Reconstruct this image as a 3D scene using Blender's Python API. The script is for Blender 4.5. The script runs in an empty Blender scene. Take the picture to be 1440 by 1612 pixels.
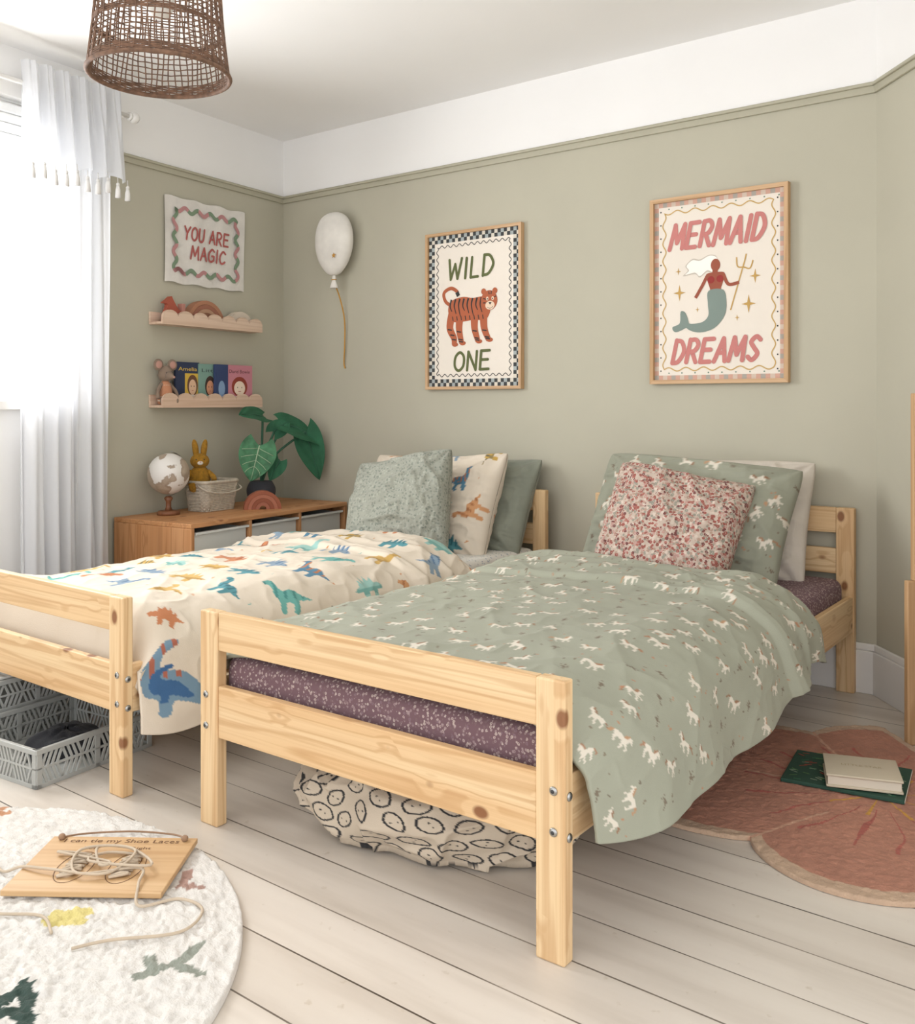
import bpy, bmesh, math, random
import numpy as np
from mathutils import Vector, Matrix, Euler
random.seed(7)
R=math.radians
SC=bpy.context.scene
COL=SC.collection
SC.view_settings.view_transform='Standard'

def lin(h):
    h=h.lstrip('#'); o=[]
    for i in (0,2,4):
        c=int(h[i:i+2],16)/255
        o.append(c/12.92 if c<=.04045 else ((c+.055)/1.055)**2.4)
    return o
def lin4(h): return (*lin(h),1)

# ------------------------------------------------------------ materials
def newmat(name):
    m=bpy.data.materials.new(name); m.use_nodes=True
    nt=m.node_tree; b=nt.nodes['Principled BSDF']; return m,nt,b
def nd(nt,t,**k):
    n=nt.nodes.new(t)
    for a,v in k.items():
        if a.startswith('i_'):
            key=a[2:]; key=int(key) if key.isdigit() else key
            n.inputs[key].default_value=v
        else: setattr(n,a,v)
    return n
def mixc(nt,fac,a,b,mode='MIX'):
    n=nt.nodes.new('ShaderNodeMix'); n.data_type='RGBA'; n.blend_type=mode
    for idx,v in ((0,fac),(6,a),(7,b)):
        if hasattr(v,'links') or hasattr(v,'is_linked'): nt.links.new(v,n.inputs[idx])
        else: n.inputs[idx].default_value=v
    return n.outputs[2]
def ramp(nt,src,stops,interp='LINEAR'):
    r=nt.nodes.new('ShaderNodeValToRGB'); r.color_ramp.interpolation=interp
    e=r.color_ramp.elements
    while len(e)>1: e.remove(e[0])
    e[0].position=stops[0][0]; e[0].color=stops[0][1]
    for p,c in stops[1:]:
        x=e.new(p); x.color=c
    nt.links.new(src,r.inputs[0]); return r.outputs[0]
def bump(nt,b,src,strength=.3,dist=.005):
    n=nd(nt,'ShaderNodeBump',i_Strength=strength,i_Distance=dist)
    nt.links.new(src,n.inputs['Height']); nt.links.new(n.outputs[0],b.inputs['Normal'])
_pc={}
def paint(name,hexc,rough=.6,var=.04,scale=8,bs=.1,bd=.002,metal=0,sheen=0):
    if name in _pc: return _pc[name]
    m,nt,b=newmat(name)
    tc=nd(nt,'ShaderNodeTexCoord'); no=nd(nt,'ShaderNodeTexNoise',i_Scale=scale,i_Detail=4.0)
    nt.links.new(tc.outputs['Object'],no.inputs['Vector'])
    c=lin(hexc); d=tuple(max(0,x*(1-var*2)) for x in c)+(1,); e=tuple(min(1,x*(1+var)) for x in c)+(1,)
    nt.links.new(ramp(nt,no.outputs[0],[(.3,d),(.7,e)]),b.inputs['Base Color'])
    b.inputs['Roughness'].default_value=rough; b.inputs['Metallic'].default_value=metal
    if sheen: b.inputs['Sheen Weight'].default_value=sheen
    if bs:
        n2=nd(nt,'ShaderNodeTexNoise',i_Scale=scale*25,i_Detail=2.0)
        nt.links.new(tc.outputs['Object'],n2.inputs['Vector']); bump(nt,b,n2.outputs[0],bs,bd)
    _pc[name]=m; return m
def fabric(name,hexc,bd=.0015): return paint(name,hexc,.92,.05,14,.5,bd,0,.1)

def wood(name,axis,light='#E2C69B',mid='#D8B384',dark='#B38350',knots=True,rough=.5):
    m,nt,b=newmat(name)
    tc=nd(nt,'ShaderNodeTexCoord'); oi=nd(nt,'ShaderNodeObjectInfo')
    mul=nd(nt,'ShaderNodeVectorMath',operation='MULTIPLY_ADD'); mul.inputs[1].default_value=(7.3,3.1,9.7)
    nt.links.new(oi.outputs['Random'],mul.inputs[0]); nt.links.new(tc.outputs['Object'],mul.inputs[2])
    V=mul.outputs[0]
    def mp(al,ac):
        s=[ac]*3; s[axis]=al
        p=nd(nt,'ShaderNodeMapping'); p.inputs['Scale'].default_value=s
        nt.links.new(V,p.inputs[0]); return p.outputs[0]
    vo=nd(nt,'ShaderNodeTexVoronoi',i_Scale=1.0); nt.links.new(mp(8.5,13.0),vo.inputs['Vector'])
    n1=nd(nt,'ShaderNodeTexNoise',i_Scale=1.0,i_Detail=2.0,i_Distortion=.2); nt.links.new(mp(.6,15),n1.inputs['Vector'])
    n2=nd(nt,'ShaderNodeTexNoise',i_Scale=1.0,i_Detail=5.0); nt.links.new(mp(3,210),n2.inputs['Vector'])
    sp=nd(nt,'ShaderNodeSeparateColor'); nt.links.new(vo.outputs['Color'],sp.inputs[0])
    g=nd(nt,'ShaderNodeMath',operation='GREATER_THAN'); g.inputs[1].default_value=.5; nt.links.new(sp.outputs[0],g.inputs[0])
    mm=nd(nt,'ShaderNodeMath',operation='MULTIPLY'); mm.inputs[1].default_value=40.0
    nt.links.new(n1.outputs[0],mm.inputs[0])
    kd=nd(nt,'ShaderNodeMapRange'); kd.inputs['From Min'].default_value=.42; kd.inputs['From Max'].default_value=0; kd.inputs['To Max'].default_value=6.0 if knots else 0.0
    nt.links.new(vo.outputs['Distance'],kd.inputs['Value'])
    kg=nd(nt,'ShaderNodeMath',operation='MULTIPLY'); nt.links.new(kd.outputs[0],kg.inputs[0]); nt.links.new(g.outputs[0],kg.inputs[1])
    dv=nd(nt,'ShaderNodeMath',operation='ADD'); nt.links.new(kg.outputs[0],dv.inputs[0]); nt.links.new(mm.outputs[0],dv.inputs[1])
    sn=nd(nt,'ShaderNodeMath',operation='SINE'); nt.links.new(dv.outputs[0],sn.inputs[0])
    base=ramp(nt,n1.outputs[0],[(.3,lin4(mid)),(.65,lin4(light))])
    f=nd(nt,'ShaderNodeMapRange'); f.inputs['From Min'].default_value=.2; f.inputs['From Max'].default_value=1
    f.inputs['To Max'].default_value=.42; nt.links.new(sn.outputs[0],f.inputs['Value'])
    c=mixc(nt,f.outputs[0],base,lin4(dark))
    f2=nd(nt,'ShaderNodeMapRange'); f2.inputs['From Min'].default_value=.45; f2.inputs['From Max'].default_value=.75
    f2.inputs['To Max'].default_value=.32; nt.links.new(n2.outputs[0],f2.inputs['Value'])
    c=mixc(nt,f2.outputs[0],c,lin4(dark))
    if knots:
        k=nd(nt,'ShaderNodeMapRange'); k.inputs['From Min'].default_value=.19; k.inputs['From Max'].default_value=.12
        nt.links.new(vo.outputs['Distance'],k.inputs['Value'])
        km=nd(nt,'ShaderNodeMath',operation='MULTIPLY'); nt.links.new(g.outputs[0],km.inputs[0]); nt.links.new(k.outputs[0],km.inputs[1])
        k2=nd(nt,'ShaderNodeMath',operation='MULTIPLY'); k2.inputs[1].default_value=.88; nt.links.new(km.outputs[0],k2.inputs[0])
        c=mixc(nt,k2.outputs[0],c,lin4('#7A4520'))
    nt.links.new(c,b.inputs['Base Color']); b.inputs['Roughness'].default_value=rough
    bump(nt,b,n2.outputs[0],.12,.001)
    return m
PINE=[wood('pine_grain_%s'%'xyz'[i],i) for i in range(3)]
CABW=[wood('cabinet_pine_%s'%'xyz'[i],i,'#C9976A','#B98253','#935E32') for i in range(3)]
OAK=[wood('oak_%s'%'xyz'[i],i,'#CDAA84','#BD976A','#A0784A',False) for i in range(3)]
BEECH=[wood('beech_%s'%'xyz'[i],i,'#DCC3AE','#D1B39C','#C0A086',False) for i in range(3)]
PLY=wood('plywood',0,'#CFAF84','#C29D70','#B28A5C',False)

def colmat(name,rough=.9,bd=.0012,bsc=350):
    m,nt,b=newmat(name)
    a=nd(nt,'ShaderNodeAttribute',attribute_name='Col')
    tc=nd(nt,'ShaderNodeTexCoord'); no=nd(nt,'ShaderNodeTexNoise',i_Scale=bsc,i_Detail=2.0)
    nt.links.new(tc.outputs['Object'],no.inputs['Vector'])
    nt.links.new(a.outputs['Color'],b.inputs['Base Color']); b.inputs['Roughness'].default_value=rough
    b.inputs['Sheen Weight'].default_value=.05
    bump(nt,b,no.outputs[0],.4,bd); return m
CLOTH=colmat('printed_cotton'); PILE=colmat('rug_pile',1,.006,220)

def ditsy(name,bg,cells,scale,rad=.38,center=None):
    m,nt,b=newmat(name)
    tc=nd(nt,'ShaderNodeTexCoord')
    no=nd(nt,'ShaderNodeTexNoise',i_Scale=scale*2.6,i_Detail=1.0)
    nt.links.new(tc.outputs['Object'],no.inputs['Vector'])
    ma=nd(nt,'ShaderNodeVectorMath',operation='MULTIPLY_ADD'); ma.inputs[1].default_value=(.45/scale,)*3
    nt.links.new(no.outputs['Color'],ma.inputs[0]); nt.links.new(tc.outputs['Object'],ma.inputs[2])
    vo=nd(nt,'ShaderNodeTexVoronoi',i_Scale=scale); nt.links.new(ma.outputs[0],vo.inputs['Vector'])
    sp=nd(nt,'ShaderNodeSeparateColor'); nt.links.new(vo.outputs['Color'],sp.inputs[0])
    n=len(cells)
    pal=ramp(nt,sp.outputs[0],[(i/n,lin4(c)) for i,c in enumerate(cells)],'CONSTANT')
    th=nd(nt,'ShaderNodeMath',operation='LESS_THAN'); th.inputs[1].default_value=rad; nt.links.new(vo.outputs['Distance'],th.inputs[0])
    c=mixc(nt,th.outputs[0],lin4(bg),pal)
    th2=nd(nt,'ShaderNodeMath',operation='LESS_THAN'); th2.inputs[1].default_value=.13; nt.links.new(vo.outputs['Distance'],th2.inputs[0])
    c=mixc(nt,th2.outputs[0],c,lin4(center or bg))
    nt.links.new(c,b.inputs['Base Color']); b.inputs['Roughness'].default_value=.9
    n2=nd(nt,'ShaderNodeTexNoise',i_Scale=400.0); nt.links.new(tc.outputs['Object'],n2.inputs['Vector']); bump(nt,b,n2.outputs[0],.3,.001)
    return m
SHEET_M=ditsy('mauve_ditsy_cotton','#72585E',['#A08C8C','#AF9C98','#806870','#947E80','#B7A7A0','#796164'],135,.42)
SHEET_B=ditsy('dotted_cotton','#DAD7CF',['#8E9CAA','#DAD7CF','#9EAAA2','#DAD7CF','#8A929C'],80,.3)
RED_D=ditsy('red_berry_floral_cotton','#BDAC9E',['#96554C','#C0AE9F','#938F82','#A2665C','#744644','#B59086','#93594F','#CBBCAE','#A98E7E','#8F8C80'],104,.6,'#CDC1B4')
BLU_D=ditsy('greygreen_ditsy_cotton','#9A9C90',['#82867C','#8F9287','#A5A89B','#7A8076','#96998D'],100,.45)

def floor_mat():
    m,nt,b=newmat('white_painted_boards')
    tc=nd(nt,'ShaderNodeTexCoord'); sx=nd(nt,'ShaderNodeSeparateXYZ'); nt.links.new(tc.outputs['Object'],sx.inputs[0])
    def M(op,a,v=None):
        n=nd(nt,'ShaderNodeMath',operation=op)
        nt.links.new(a,n.inputs[0])
        if v is not None:
            if isinstance(v,(int,float)): n.inputs[1].default_value=v
            else: nt.links.new(v,n.inputs[1])
        return n.outputs[0]
    w1=nd(nt,'ShaderNodeTexNoise',i_Scale=1.3); nt.links.new(tc.outputs['Object'],w1.inputs[0])
    yy=M('ADD',M('DIVIDE',sx.outputs[1],.145),M('MULTIPLY',w1.outputs[0],.05))
    fl=M('FLOOR',yy); fr=M('SUBTRACT',yy,fl)
    d=M('ABSOLUTE',M('SUBTRACT',fr,.5))
    wn=nd(nt,'ShaderNodeTexWhiteNoise',noise_dimensions='1D'); nt.links.new(fl,wn.inputs['W'])
    w2=nd(nt,'ShaderNodeTexNoise',i_Scale=4.0,i_Detail=3.0); nt.links.new(tc.outputs['Object'],w2.inputs[0])
    thr=M('SUBTRACT',M('ADD',M('MULTIPLY',wn.outputs[0],.009),M('MULTIPLY',w2.outputs[0],.006)),-.481)
    gap=M('GREATER_THAN',d,thr)
    no=nd(nt,'ShaderNodeTexNoise',i_Scale=2.2,i_Detail=6.0)
    mp=nd(nt,'ShaderNodeMapping'); mp.inputs['Scale'].default_value=(.6,5,1); nt.links.new(tc.outputs['Object'],mp.inputs[0]); nt.links.new(mp.outputs[0],no.inputs[0])
    base=ramp(nt,no.outputs[0],[(.3,lin4('#C6BDB1')),(.5,lin4('#D6CEC3')),(.7,lin4('#DCD5CA'))])
    tint=ramp(nt,wn.outputs[0],[(0,(.91,.90,.89,1)),(1,(1,1,1,1))])
    c=mixc(nt,1.0,base,tint,'MULTIPLY')
    sc_=nd(nt,'ShaderNodeTexNoise',i_Scale=38.0,i_Detail=3.0); nt.links.new(tc.outputs['Object'],sc_.inputs[0])
    sf=nd(nt,'ShaderNodeMapRange'); sf.inputs['From Min'].default_value=.68; sf.inputs['From Max'].default_value=.76; sf.inputs['To Max'].default_value=.35; nt.links.new(sc_.outputs[0],sf.inputs['Value'])
    c=mixc(nt,sf.outputs[0],c,lin4('#A89880'))
    gc=ramp(nt,w2.outputs[0],[(.35,lin4('#4E463E')),(.65,lin4('#8E8478'))])
    c=mixc(nt,gap,c,gc)
    nt.links.new(c,b.inputs['Base Color']); b.inputs['Roughness'].default_value=.34
    inv=M('SUBTRACT',M('MULTIPLY',no.outputs[0],.25),gap)
    bump(nt,b,inv,.5,.003); return m
FLOOR=floor_mat()
GREEN=paint('sage_wall_paint','#B7B3A1',.85,.02,2.5,.08,.001)
WHITE=paint('white_wall_paint','#F0EFED',.8,.01,2,.06,.001)
CEIL=paint('ceiling_paint','#F1F0EE',.85,.01,2,.05,.001)
TRIMW=paint('white_gloss','#E7E5E1',.4,.01,3,0)
RAILG=paint('sage_trim_paint','#AFAB97',.5,.02,4,0)

# ------------------------------------------------------------ mesh tools
def finish(ob,parent=None,label=None,cat=None,group=None,kind=None):
    COL.objects.link(ob)
    if parent: ob.parent=parent
    if label: ob['label']=label
    if cat: ob['category']=cat
    if group: ob['group']=group
    if kind: ob['kind']=kind
    return ob
def thing(name,label,cat,loc,rz=0,group=None,rot=None):
    e=bpy.data.objects.new(name,None); e.empty_display_size=.05
    e.location=loc; e.rotation_euler=rot if rot else (0,0,rz)
    return finish(e,None,label,cat,group)
def catmull(pts,n=8,closed=False):
    P=[np.array(p,float) for p in pts]; o=[]; N=len(P)
    rng=range(N) if closed else range(N-1)
    for i in rng:
        g=lambda k:P[k%N] if closed else P[min(max(k,0),N-1)]
        p0,p1,p2,p3=g(i-1),g(i),g(i+1),g(i+2)
        for k in range(n):
            t=k/n
            o.append(.5*((2*p1)+(-p0+p2)*t+(2*p0-5*p1+4*p2-p3)*t*t+(-p0+3*p1-3*p2+p3)*t**3))
    if not closed: o.append(P[-1])
    return [tuple(p) for p in o]
VERT=Matrix.Rotation(R(90),4,'X')
# single-stroke hand lettering; 'c' = smooth curve, 'o' = closed smooth curve, 'l' = straight strokes
SF={'A':[('l',[(0,0),(.5,1),(1,0)]),('l',[(.2,.36),(.82,.36)])],'C':[('c',[(.95,.84),(.5,1),(.05,.6),(.12,.16),(.5,0),(.95,.18)])],
'D':[('l',[(.05,0),(.05,1)]),('c',[(.05,1),(.6,.93),(.98,.5),(.6,.06),(.05,0)])],'E':[('l',[(.92,1),(.05,1),(.05,0),(.95,0)]),('l',[(.05,.52),(.8,.52)])],
'G':[('c',[(.92,.86),(.5,1),(.05,.6),(.12,.14),(.5,0),(.92,.14)]),('l',[(.92,.14),(.92,.45),(.55,.45)])],'I':[('l',[(.5,0),(.5,1)])],'L':[('l',[(.05,1),(.05,0),(.9,0)])],
'M':[('l',[(0,0),(.12,1),(.5,.25),(.88,1),(1,0)])],'N':[('l',[(.05,0),(.05,1),(.95,0),(.95,1)])],'O':[('o',[(.5,1),(.95,.75),(.95,.25),(.5,0),(.05,.25),(.05,.75)])],
'R':[('l',[(.05,0),(.05,1)]),('c',[(.05,1),(.6,1),(.9,.76),(.6,.5),(.05,.48)]),('l',[(.4,.48),(.95,0)])],'S':[('c',[(.9,.86),(.5,1),(.12,.78),(.48,.52),(.88,.26),(.5,0),(.08,.14)])],
'U':[('c',[(.05,1),(.05,.35),(.25,.04),(.65,.02),(.9,.3),(.92,1)])],'W':[('l',[(0,1),(.22,0),(.5,.75),(.76,0),(1,1)])],'Y':[('l',[(0,1),(.5,.5),(1,1)]),('l',[(.5,.5),(.45,0)])]}
SW_={'I':.25,'M':1.2,'W':1.2,'L':.8,' ':.35}
class MB:
    def __init__(s): s.bm=bmesh.new(); s.mats=[]; s.M=Matrix()
    def mi(s,m):
        if m not in s.mats: s.mats.append(m)
        return s.mats.index(m)
    def add(s,tb,mat,smooth=False,M=None):
        i=s.mi(mat)
        for f in tb.faces: f.material_index=i; f.smooth=smooth
        tb.transform(s.M@M if M else s.M)
        me=bpy.data.meshes.new('t'); tb.to_mesh(me); tb.free(); s.bm.from_mesh(me); bpy.data.meshes.remove(me)
        return s
    def box(s,x0,x1,y0,y1,z0,z1,mat,bev=.003,seg=2,M=None):
        t=bmesh.new(); bmesh.ops.create_cube(t,size=1)
        for v in t.verts: v.co=Vector(((x0+x1)/2+v.co.x*(x1-x0),(y0+y1)/2+v.co.y*(y1-y0),(z0+z1)/2+v.co.z*(z1-z0)))
        if bev: bmesh.ops.bevel(t,geom=t.edges[:],offset=bev,segments=seg,profile=.5,affect='EDGES')
        return s.add(t,mat,seg>2,M)
    def geo(s,V,F,mat,smooth=True,M=None):
        t=bmesh.new(); vs=[t.verts.new(v) for v in V]
        for f in F:
            try: t.faces.new([vs[i] for i in f])
            except ValueError: pass
        return s.add(t,mat,smooth,M)
    def ell(s,c,r,mat,rot=(0,0,0),seg=20,M=None):
        t=bmesh.new(); bmesh.ops.create_uvsphere(t,u_segments=seg,v_segments=max(8,seg*2//3),radius=1)
        t.transform(Matrix.Translation(c)@Euler(rot).to_matrix().to_4x4()@Matrix.Diagonal((*r,1)))
        return s.add(t,mat,True,M)
    def tube(s,pts,r,mat,seg=8,closed=False,caps=True,M=None):
        P=[Vector(p) for p in pts]; n=len(P); rr=r if hasattr(r,'__len__') else [r]*n
        V=[];F=[]; up=None
        for i in range(n):
            if closed: d=(P[(i+1)%n]-P[i-1])
            else: d=P[min(i+1,n-1)]-P[max(i-1,0)]
            d=d.normalized() if d.length>1e-9 else Vector((0,0,1))
            if up is None:
                a=Vector((0,0,1)) if abs(d.z)<.9 else Vector((1,0,0)); up=(a-d*a.dot(d)).normalized()
            else:
                up=(up-d*up.dot(d)); up=up.normalized() if up.length>1e-6 else Vector((1,0,0))
            q=d.cross(up)
            for k in range(seg):
                a=2*math.pi*k/seg; V.append(P[i]+(up*math.cos(a)+q*math.sin(a))*rr[i])
        for i in range(n if closed else n-1):
            j=(i+1)%n
            for k in range(seg):
                l=(k+1)%seg; F.append((i*seg+k,i*seg+l,j*seg+l,j*seg+k))
        if caps and not closed:
            F.append(tuple(range(seg))[::-1]); F.append(tuple((n-1)*seg+k for k in range(seg)))
        return s.geo(V,F,mat,True,M)
    def lathe(s,prof,mat,seg=32,M=None,caps=True):
        V=[];F=[];n=len(prof)
        for r,z in prof:
            for k in range(seg):
                a=2*math.pi*k/seg; V.append((r*math.cos(a),r*math.sin(a),z))
        for i in range(n-1):
            for k in range(seg):
                l=(k+1)%seg; F.append((i*seg+k,i*seg+l,(i+1)*seg+l,(i+1)*seg+k))
        if caps: F.append(tuple(range(seg))[::-1]); F.append(tuple((n-1)*seg+k for k in range(seg)))
        return s.geo(V,F,mat,True,M)
    def poly(s,pts,z,mat,M=None):
        return s.geo([(p[0],p[1],z) for p in pts],[tuple(range(len(pts)))],mat,False,M)
    def stroke(s,pts,w,z,mat,closed=False,M=None):
        P=[np.array(p[:2],float) for p in pts]; n=len(P); V=[];F=[]
        ww=w if hasattr(w,'__len__') else [w]*n
        for i in range(n):
            d=(P[(i+1)%n]-P[i-1]) if closed else P[min(i+1,n-1)]-P[max(i-1,0)]
            L=np.hypot(*d) or 1; nn=np.array([-d[1],d[0]])/L
            for sg in (1,-1):
                q=P[i]+nn*ww[i]/2*sg; V.append((q[0],q[1],z))
        for i in range(n if closed else n-1):
            j=(i+1)%n; F.append((2*i,2*i+1,2*j+1,2*j))
        return s.geo(V,F,mat,False,M)
    def disc(s,cx,cy,rx,ry,z,mat,n=24,M=None):
        return s.poly([(cx+rx*math.cos(2*math.pi*i/n),cy+ry*math.sin(2*math.pi*i/n)) for i in range(n)],z,mat,M)
    def prism(s,pts,z0,z1,mat,M=None,bev=0):
        t=bmesh.new(); vs=[t.verts.new((p[0],p[1],z0)) for p in pts]; f=t.faces.new(vs)
        r=bmesh.ops.extrude_face_region(t,geom=[f])
        for v in r['geom']:
            if isinstance(v,bmesh.types.BMVert): v.co.z=z1
        bmesh.ops.recalc_face_normals(t,faces=t.faces[:])
        return s.add(t,mat,False,M)
    def hand(s,txt,cx,cy,w,h,z,mat,sw,slant=0,rot=0,M=None):
        x=0; items=[]; rn=random.Random(len(txt)*7+ord(txt[0]))
        for ch in txt:
            cw=SW_.get(ch,.95)
            for kind,pts in SF.get(ch,[]):
                dy=rn.uniform(-.02,.02)
                items.append((kind,[(x+p[0]*cw,p[1]+dy) for p in pts]))
            x+=cw+.34
        tot=x-.34; T=Matrix.Translation((cx,cy,0))@Matrix.Rotation(rot,4,'Z')
        if M: T=M@T
        fx=lambda p:((p[0]/tot-.5)*(w-sw-slant*h)+(p[1]-.5)*slant*h,(p[1]-.5)*(h-sw))
        zz=[z]
        def nz(): zz[0]+=.00012; return zz[0]
        for kind,pts in items:
            if kind=='l':
                q=[fx(p) for p in pts]
                for a,c in zip(q[:-1],q[1:]): s.stroke([a,c],sw,nz(),mat,False,T)
                for a in q: s.disc(a[0],a[1],sw/2,sw/2,nz(),mat,14,T)
            else:
                q=[fx(p) for p in catmull(pts,7,kind=='o')]; s.stroke(q,sw,nz(),mat,kind=='o',T)
                if kind=='c':
                    for a in (q[0],q[-1]): s.disc(a[0],a[1],sw/2,sw/2,nz(),mat,14,T)
            if zz[0]>z+.0012: zz[0]=z
        return s
    def text(s,txt,cx,cy,w,h,z,mat,bold=0,shear=0,rot=0,M=None):
        cu=bpy.data.curves.new('t','FONT'); cu.body=txt; cu.offset=bold; cu.shear=shear; cu.resolution_u=4
        ob=bpy.data.objects.new('t',cu); COL.objects.link(ob)
        dg=bpy.context.evaluated_depsgraph_get(); dg.update()
        me=bpy.data.meshes.new_from_object(ob.evaluated_get(dg))
        t=bmesh.new(); t.from_mesh(me)
        bpy.data.objects.remove(ob); bpy.data.curves.remove(cu); bpy.data.meshes.remove(me)
        if not t.verts: t.free(); return s
        xs=[v.co.x for v in t.verts]; ys=[v.co.y for v in t.verts]
        mx,my=(min(xs)+max(xs))/2,(min(ys)+max(ys))/2
        sx=w/(max(xs)-min(xs)); sy=h/(max(ys)-min(ys)) if h else sx
        T=Matrix.Translation((cx,cy,z))@Matrix.Rotation(rot,4,'Z')@Matrix.Diagonal((sx,sy,1,1))@Matrix.Translation((-mx,-my,0))
        t.transform(T); return s.add(t,mat,False,M)
    def build(s,name,parent=None,label=None,cat=None,group=None,kind=None,recenter=True,loc=None,rz=0,rot=None):
        me=bpy.data.meshes.new(name)
        c=Vector((0,0,0))
        if recenter and s.bm.verts:
            co=[v.co for v in s.bm.verts]
            lo=Vector([min(v[i] for v in co) for i in range(3)]); hi=Vector([max(v[i] for v in co) for i in range(3)])
            c=(lo+hi)/2
            if parent is None: c.z=lo.z
            bmesh.ops.translate(s.bm,verts=s.bm.verts[:],vec=-c)
        s.bm.to_mesh(me); s.bm.free()
        for m in s.mats: me.materials.append(m)
        ob=bpy.data.objects.new(name,me)
        rt=Euler(rot) if rot else Euler((0,0,rz))
        ob.rotation_euler=rt
        ob.location=(Vector(loc) if loc is not None else Vector((0,0,0)))+rt.to_matrix()@c
        return finish(ob,parent,label,cat,group,kind)
def gridobj(name,P,mat,col=None,parent=None,loc=(0,0,0),rot=(0,0,0),closed_u=False,solid=0,**k):
    n,m=P.shape[:2]
    V=P.reshape(-1,3)
    i,j=np.meshgrid(np.arange(n if closed_u else n-1),np.arange(m-1),indexing='ij')
    i2=(i+1)%n
    F=np.stack([i*m+j,i2*m+j,i2*m+j+1,i*m+j+1],-1).reshape(-1,4)
    return arrobj(name,V,F,mat,col,parent,loc,rot,solid,**k)
def arrobj(name,V,F,mat,col=None,parent=None,loc=(0,0,0),rot=(0,0,0),solid=0,**k):
    me=bpy.data.meshes.new(name)
    me.vertices.add(len(V)); me.vertices.foreach_set('co',V.astype(np.float32).ravel())
    me.loops.add(F.size); me.loops.foreach_set('vertex_index',F.astype(np.int32).ravel())
    me.polygons.add(len(F)); me.polygons.foreach_set('loop_start',np.arange(0,F.size,4,dtype=np.int32))
    me.polygons.foreach_set('loop_total',np.full(len(F),4,dtype=np.int32))
    me.polygons.foreach_set('use_smooth',np.ones(len(F),dtype=bool))
    me.update(calc_edges=True); me.validate()
    if col is not None:
        a=me.color_attributes.new('Col','FLOAT_COLOR','POINT')
        c=np.ones((len(V),4),np.float32); c[:,:3]=col.reshape(-1,3); a.data.foreach_set('color',c.ravel())
    me.materials.append(mat)
    ob=bpy.data.objects.new(name,me); ob.location=loc; ob.rotation_euler=rot
    finish(ob,parent,k.get('label'),k.get('cat'),k.get('group'),k.get('kind'))
    if solid:
        s=ob.modifiers.new('thickness','SOLIDIFY'); s.thickness=solid; s.offset=-1
    return ob

# noise
def h2(i,j,s):
    n=np.sin(i*127.1+j*311.7+s*74.7)*43758.5453; return n-np.floor(n)
def vn(x,y,s=0):
    x=np.asarray(x,float)+0*np.asarray(y,float); y=np.asarray(y,float)+0*x
    xi,yi=np.floor(x),np.floor(y); xf,yf=x-xi,y-yi
    u=xf*xf*xf*(xf*(xf*6-15)+10); v=yf*yf*yf*(yf*(yf*6-15)+10)
    return (h2(xi,yi,s)*(1-u)+h2(xi+1,yi,s)*u)*(1-v)+(h2(xi,yi+1,s)*(1-u)+h2(xi+1,yi+1,s)*u)*v
def fbm(x,y,s=0,o=4):
    t=0;a=.5
    for k in range(o): t=t+a*vn(x*2**k,y*2**k,s+k*5); a*=.5
    return t
def ridge(x,y,s,p=3):
    wx=x+.9*fbm(x*.7,y*.7,s+31,2); wy=y+.9*fbm(x*.7,y*.7,s+57,2)
    q=np.abs(2*vn(wx,wy,s)-1); q=np.sqrt(q*q+.006)-.05
    return np.clip(1-q,0,1)**p
def sst(x,a,b):
    t=np.clip((x-a)/(b-a),0,1); return t*t*(3-2*t)
def inpoly(px,py,poly):
    ins=np.zeros(px.shape,bool); n=len(poly)
    for i in range(n):
        x0,y0=poly[i]; x1,y1=poly[(i+1)%n]
        if y0==y1: continue
        c=((y0>py)!=(y1>py))&(px<(x1-x0)*(py-y0)/(y1-y0)+x0); ins^=c
    return ins
def stamp(P,C,poly,c,sc,rot,flip,col,stripe=None,sf=25,spots=None):
    d=P-np.array(c); idx=np.where((np.abs(d[:,0])<sc)&(np.abs(d[:,1])<sc))[0]
    if not len(idx): return
    d=d[idx]/sc; cs,sn=math.cos(rot),math.sin(rot)
    x=d[:,0]*cs+d[:,1]*sn; y=-d[:,0]*sn+d[:,1]*cs
    if flip: x=-x
    m=inpoly(x,y,poly); C[idx[m]]=lin(col)
    if stripe:
        q=m&(np.sin(x*sf+2*y)>.5)&(y>-.04); C[idx[q]]=lin(stripe)
    if spots:
        q=m&(y<-.04)&(y>-.3); C[idx[q]]=lin(spots)
HORSE=[(-.5,.05),(-.42,.2),(-.2,.24),(.08,.2),(.22,.36),(.3,.5),(.4,.56),(.45,.72),(.48,.54),(.64,.36),(.6,.28),(.46,.34),(.42,.2),(.36,.02),(.52,-.12),(.5,-.32),(.43,-.32),(.42,-.17),(.24,-.1),(.2,-.5),(.11,-.5),(.08,-.08),(-.2,-.06),(-.28,-.25),(-.2,-.5),(-.3,-.5),(-.4,-.25),(-.42,0)]
MANE=[(.05,.2),(.14,.42),(.3,.6),(.4,.56),(.3,.42),(.2,.22)]
TAIL=[(-.46,.16),(-.66,.1),(-.78,-.25),(-.64,-.2),(-.56,-.02),(-.46,.0)]
SAURO=catmull([(-.8,-.05),(-.5,.06),(-.3,.22),(-.1,.28),(.12,.24),(.25,.38),(.28,.58),(.4,.72),(.6,.68),(.6,.55),(.46,.52),(.44,.34),(.38,.05),(.3,-.12),(.3,-.5),(.12,-.5),(.1,-.2),(-.12,-.2),(-.14,-.5),(-.32,-.5),(-.34,-.12),(-.52,-.1)],3,True)
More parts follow.
